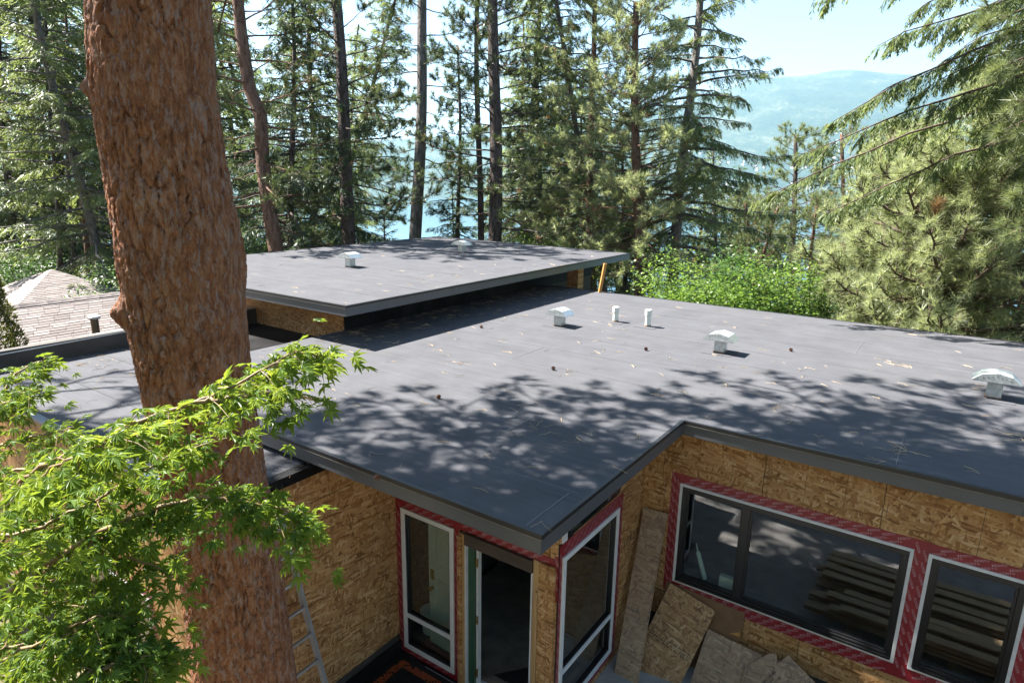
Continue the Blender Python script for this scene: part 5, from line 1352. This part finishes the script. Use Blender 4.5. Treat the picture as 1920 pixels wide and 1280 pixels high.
# pine brushes entering at the right edge, nearer
def edge_pine():
    rng = np.random.default_rng(93); g = ground_at(2130, 10.5, 560)
    t = thing('ponderosa_pine', 'pine branches with large drooping needle brushes entering at the right edge', 'tree', tuple(g))
    lv, wd = Leaves(), MB(); zs = np.linspace(0, 12, 10); MB().tube(g+np.stack([0*zs, 0*zs, zs], 1), .22*(1-.5*zs/12), 12).build('trunk', M['bark_red'], t, smooth=True)
    for (px, py, d, z0) in [(1862, 135, 9.6, 5.2), (1895, 60, 9.8, 5.8), (1845, 15, 9.7, 6.3), (1900, 200, 9.8, 4.6), (1770, -10, 9.9, 6.6), (1905, 300, 10.0, 3.9), (1890, 440, 10.3, 2.6), (1870, 250, 10.0, 4.2), (1910, 130, 10.0, 5.2), (1830, 60, 10.1, 6.0), (1900, 370, 10.2, 3.2)]:
        a = np.array([g[0], g[1], z0]); e = at(px, py, d); s = np.linspace(0, 1, 9); Q = a+(e-a)*s[:, None]; Q[:, 2] += .25*np.sin(s*math.pi)
        pine_limb(lv, wd, Q, rng, .035, 20, .24, 60, .007, .45, .35, 1.05)
    for i in range(20):
        Q = limb_pts(np.array([g[0], g[1], 5+i*.3]), i*2.4, 1.8, .2, .1, 7, rng, .2); pine_limb(lv, wd, Q, rng, .03, 9, .24, 36, .009, .5)
    lv.build('crown', M['pine'], t); wd.build('branches', M['twig'], t, smooth=True)
edge_pine()

# bright deciduous bushes behind the roof edge
def bush(seed, px, py, d, R, H, n, mat, label):
    rng = np.random.default_rng(seed); c = at(px, py, d); g = np.array([c[0], c[1], float(gz(c[0], c[1]))-.1])
    t = thing('bush', label, 'bush', tuple(g)); lv, wd = Leaves(), MB()
    top = c[2]+.55; tips = []; n = int(n*2.3)
    for i in range(46):
        az = rng.uniform(0, 6.28); rr = R*math.sqrt(rng.random()); z = g[2]+.5+(top-g[2]-.5)*rng.uniform(.35, 1.0)*(1-.35*(rr/R)**2)
        e = np.array([g[0]+rr*math.cos(az), g[1]+rr*math.sin(az), z]); s = np.linspace(0, 1, 6); Q = g+(e-g)*s[:, None]; Q[:, :2] = g[:2]+(e[:2]-g[:2])*(s[:, None]**1.4); Q += rng.normal(0, .05, Q.shape)
        wd.tube(Q, np.linspace(.03, .005, 6), 4, cap=False); tips.append(Q[-1]); tips.append(Q[-2])
    tips = np.array(tips); k = len(tips); per = n//k
    P = np.repeat(tips, per, 0)+rng.normal(0, 1, (k*per, 3))*np.array([.32, .32, .22])*R/1.5
    d = unit(rng.normal(size=P.shape)*np.array([1, 1, .5])+np.array([0, 0, -.15]))
    lv.kites(P, d, rng.uniform(.06, .13, len(P)), rng.uniform(.04, .075, len(P)), rng, flat=np.array([0, 0, 1.0]))
    lv.build('foliage', M[mat], t); wd.build('stems', M['twig'], t)
bush(1, 1285, 512, 17.6, 1.6, 3, 6000, 'bush', 'bright green bush behind the roof edge, leftmost of the leafy row')
bush(2, 1372, 505, 17.6, 1.7, 3, 6500, 'bush_dark', 'darker green bush in the middle of the leafy row behind the roof')
bush(3, 1462, 508, 17.2, 1.5, 3, 6500, 'bush', 'brightest yellow green bush at right of the leafy row, next to the bushy pine')
bush(4, 1330, 545, 16.6, 1.2, 2, 4500, 'bush', 'low leafy bush right at the roof edge below the darker bush')
bush(5, 1530, 560, 17.6, 1.0, 2, 3500, 'bush_dark', 'small dark bush at the foot of the bushy pine')
bush(6, 1905, 615, 17.5, 1.0, 2, 3500, 'bush', 'small green bush at the right edge low beside the lawn')
bush(7, 225, 520, 20, 1.3, 2, 4000, 'bush_dark', 'dark bush behind the neighbour ridge beside the upper roof corner')
bush(8, 40, 470, 24, 1.6, 3, 4500, 'bush_dark', 'dark bush at far left behind the neighbour roof')
bush(9, 455, 452, 24, 1.5, 3, 4500, 'bush_dark', 'dark undergrowth bush behind the left of the upper roof')
bush(10, 1020, 455, 26, 1.8, 3, 5000, 'bush', 'green undergrowth bush behind the far right of the upper roof')
# lawn patch down on the right
lp = ground_at(1850, 21, 600)
def lawn():
    rng = np.random.default_rng(8); n = 5000; P = np.stack([lp[0]+rng.normal(0, 2.2, n), lp[1]+rng.normal(0, 2.0, n), np.zeros(n)], 1); P[:, 2] = gz(P[:, 0], P[:, 1])
    lv = Leaves(); d = rng.normal(0, .4, (n, 3)); d[:, 2] = 1; lv.needles(P, d, .12, .03, rng)
    o = lv.build('grass', M['bush']); o['kind'] = 'stuff'; tag(o, 'sunlit grass beyond the right end of the roof', 'grass')
lawn()
# clipped cedar at the far left
def cedar():
    rng = np.random.default_rng(14); c = at(-12, 700, 11.5); g = np.array([c[0], c[1], -3.5]); top = at(0, 478, 11.5)[2]
    t = thing('cedar_tree', 'dense golden green cedar column at the left edge in front of the neighbour roof', 'tree', tuple(g)); lv = Leaves()
    zs = np.linspace(0, top-g[2], 8); MB().tube(g+np.stack([0*zs, 0*zs, zs], 1), .12*(1-.8*zs/zs[-1]), 8).build('trunk', M['bark_red'], t, smooth=True)
    n = 15000; f = rng.random(n)**1.1; az = rng.uniform(0, 6.28, n); lump = 1+.16*np.sin(az*5+f*23)+.12*np.sin(az*3-f*37)
    r = .85*np.clip((1-f)**.55*1.05, .05, 1)*lump*(1-.35*rng.random(n)**2)
    P = np.stack([g[0]+r*np.cos(az), g[1]+r*np.sin(az), g[2]+f*(top-g[2])], 1)
    d = np.stack([np.cos(az)*.6, np.sin(az)*.6, .7+0*az], 1)+rng.normal(0, .35, (n, 3)); lv.kites(P, d, rng.uniform(.06, .12, n), .03, rng)
    lv.build('crown', M['cedar'], t)
cedar()

# ------------------------------------------------------------------ Japanese maple in front
def maple_leaf_proto(rng, var=0):
    """palmate seven lobed blade, tip along +y, unit size about 1"""
    angs = [0, 38, -38, 74, -74, 116, -116]; lens = [1.0, .92, .92, .74, .74, .42, .42]
    order = sorted(range(7), key=lambda i: angs[i])
    V = [(0, 0, 0)]; F = []
    pts = []
    for i, k in enumerate(order):
        a = R_(angs[k]); L = lens[k]*rng.uniform(.92, 1.08)
        m1, m2 = a-R_(11), a+R_(11)
        pts.append((math.sin(m1)*L*.55, math.cos(m1)*L*.55, .03)); pts.append((math.sin(a)*L, math.cos(a)*L, -.16*L-.05*rng.random())); pts.append((math.sin(m2)*L*.55, math.cos(m2)*L*.55, .03))
        if i < 6:
            b = R_((angs[order[i]]+angs[order[i+1]])/2); pts.append((math.sin(b)*.35, math.cos(b)*.35, .0))
    V += pts; n = len(pts)
    F = [(0, i, i+1) for i in range(1, n)]
    V += [(-.012, .02, 0), (.012, .02, 0), (.0, -.42, -.10)]; k = len(V); F += [(k-3, k-1, k-2)]
    return np.array(V), F
def maple():
    rng = np.random.default_rng(41)
    root = at(-330, 1500, 3.3); root[2] = GZ
    t = thing('japanese_maple', 'Japanese maple with pointed green leaves spreading across the lower left in front of the trunk', 'tree', tuple(root))
    wd, tw = MB(), MB()
    fork = at(-230, 1320, 3.2)
    wd.tube([root, (root+fork)/2+np.array([.05, .1, 0]), fork], [.075, .065, .05], 10)
    # boughs as pixel way-points with forward distance
    boughs = [
        [(-230, 1320, 3.2), (-60, 1010, 2.9), (40, 900, 2.8), (150, 838, 2.75), (260, 790, 2.75), (370, 752, 2.8), (470, 706, 2.85), (560, 655, 2.95), (610, 672, 3.0)],
        [(-60, 1010, 2.9), (30, 940, 2.6), (110, 868, 2.45), (190, 830, 2.45), (260, 812, 2.5)],
        [(370, 752, 2.8), (440, 745, 2.8), (520, 735, 2.85), (585, 745, 2.9)],
        [(-230, 1320, 3.2), (-20, 1140, 2.9), (110, 1040, 2.8), (230, 975, 2.8), (350, 935, 2.85), (450, 935, 2.9), (540, 960, 2.95), (590, 985, 3.0)],
        [(110, 1040, 2.8), (200, 1040, 2.85), (290, 1060, 2.9), (340, 1090, 2.95)],
        [(-230, 1320, 3.2), (-90, 960, 3.7), (-20, 780, 3.9), (40, 690, 4.0), (95, 668, 4.1)],
        [(-20, 780, 3.9), (30, 740, 3.8), (70, 730, 3.8)],
        [(-60, 860, 3.8), (20, 830, 3.7), (90, 812, 3.7), (140, 800, 3.7)],
        [(-230, 1320, 3.2), (0, 1240, 2.7), (120, 1180, 2.7), (200, 1150, 2.75), (260, 1165, 2.8)],
        [(-230, 1320, 3.2), (60, 1330, 2.6), (160, 1270, 2.6), (240, 1235, 2.65), (310, 1240, 2.7)],
        [(-20, 1140, 2.9), (60, 1090, 3.1), (150, 1085, 3.2), (240, 1110, 3.2)],
        [(-60, 1010, 2.9), (40, 1000, 2.9), (140, 960, 2.95), (240, 900, 3.0), (330, 850, 3.05), (420, 820, 3.0)],
        [(-100, 1080, 2.6), (-20, 1050, 2.4), (30, 1040, 2.35)],
        [(-60, 900, 3.3), (40, 880, 3.3), (110, 890, 3.3), (170, 920, 3.3)],
        [(-230, 1320, 3.2), (-60, 1230, 3.0), (60, 1200, 3.0), (170, 1215, 3.05)], [(-120, 1180, 3.2), (0, 1010, 3.1), (90, 960, 3.1), (200, 985, 3.15), (300, 1010, 3.2)],
        [(-120, 1180, 3.2), (20, 1140, 3.3), (120, 1130, 3.4), (220, 1160, 3.4)],
    ]
    dens = [1.6, 1.6, 1.25, 1.5, 1.5, 1.1, 1.1, 1.1, 1.6, 1.6, 1.6, 1.5, 1.2, 1.5, 1.4, 1.4, 1.6]
    lp, ld, tips = [], [], []
    for bi, bw in enumerate(boughs):
        C = np.array([at(*w) for w in bw]); m = len(C)
        tt = np.linspace(0, m-1, m*5); Q = np.stack([np.interp(tt, np.arange(m), C[:, k]) for k in range(3)], 1); Q[1:-1] = (Q[:-2]+Q[1:-1]*2+Q[2:])/4
        Q += rng.normal(0, .006, Q.shape)
        wd.tube(Q, np.linspace(.018 if bi in (0, 3, 5, 9) else .011, .002, len(Q)), 6, cap=False)
        i0 = int(len(Q)*.22); seg = np.linalg.norm(np.diff(Q, axis=0), axis=1).sum()
        n = int(seg*88*dens[bi]); idx = rng.integers(i0, len(Q)-1, n); f = rng.random(n)
        base = Q[idx]*(1-f[:, None])+Q[idx+1]*f[:, None]; td = unit(Q[idx+1]-Q[idx])
        side = unit(np.cross(td, [0, 0, 1.0])); r = rng.normal(0, 1, n)
        off = side*(r*.115)[:, None]+td*rng.normal(0, .06, (n, 1))
        off[:, 2] += rng.normal(-.015, .030, n)-np.abs(r)*.035
        e = base+off
        for k in range(0, n, 6): tw.tube([base[k], base[k]+off[k]*.55+np.array([0, 0, .012]), e[k]], [.0024, .0018, .001], 4, cap=False)
        lp.append(e); ld.append(unit(off*np.array([1, 1, .3])+td*.12+np.array([0, 0, -.055])))
        tips.append(np.full(n, 1.0 if bi in (0, 1, 12) else .0))
    lp, ld, tips = np.concatenate(lp), np.concatenate(ld), np.concatenate(tips)
    n = len(lp); protos = [maple_leaf_proto(rng) for _ in range(5)]
    up = unit(np.array([.10, -.28, 1.0])+rng.normal(0, .38, (n, 3)))
    ydir = unit(ld-up*np.sum(ld*up, 1, keepdims=True)); ydir = unit(ydir+np.array([0, 0, -.25])); xdir = unit(np.cross(ydir, up)); zdir = np.cross(xdir, ydir)
    sc = rng.uniform(.042, .086, n)
    # nearest leaves are parts of their own, the rest one mass
    dist = np.linalg.norm(lp-CAM, axis=1); vis = (lp-CAM)@RGT/((lp-CAM)@FWD) > -.81
    order = np.argsort(np.where(vis, dist, 99)); single = set(order[:290].tolist())
    young = (tips > .5) & (rng.random(n) < .42)
    wd.build('trunk', M['twig_red'], t, smooth=True)
    tg = tw.build('twigs', M['twig_red'], t); tg['kind'] = 'stuff'
    masses = {}
    pm = []
    for V, F in protos:
        me = bpy.data.meshes.new('leaf'); me.from_pydata([tuple(v) for v in V], [], F); me.materials.append(M['maple']); pm.append(me)
    pm2 = []
    for V, F in protos:
        me = bpy.data.meshes.new('leaf'); me.from_pydata([tuple(v) for v in V], [], F); me.materials.append(M['maple_tip']); pm2.append(me)
    rb = np.array(ROOT[t.name])
    acc = {False: MB(), True: MB()}
    for i in range(n):
        k = i % 5
        if i in single:
            o = bpy.data.objects.new('leaf', (pm2 if young[i] else pm)[k]); COL.objects.link(o); o.parent = t
            A = np.stack([xdir[i], ydir[i], zdir[i]], 1)*sc[i]; p = lp[i]-rb
            o.matrix_local = Matrix([[*A[0], p[0]], [*A[1], p[1]], [*A[2], p[2]], [0, 0, 0, 1]])
        else:
            V, F = protos[k]; acc[bool(young[i])].add(lp[i]+(V[:, :1]*xdir[i]+V[:, 1:2]*ydir[i]+V[:, 2:]*zdir[i])*sc[i], F)
    for y, mt in ((False, 'maple'), (True, 'maple_tip')):
        if acc[y].n: o = acc[y].build('foliage', M[mt], t); o['kind'] = 'stuff'
maple()
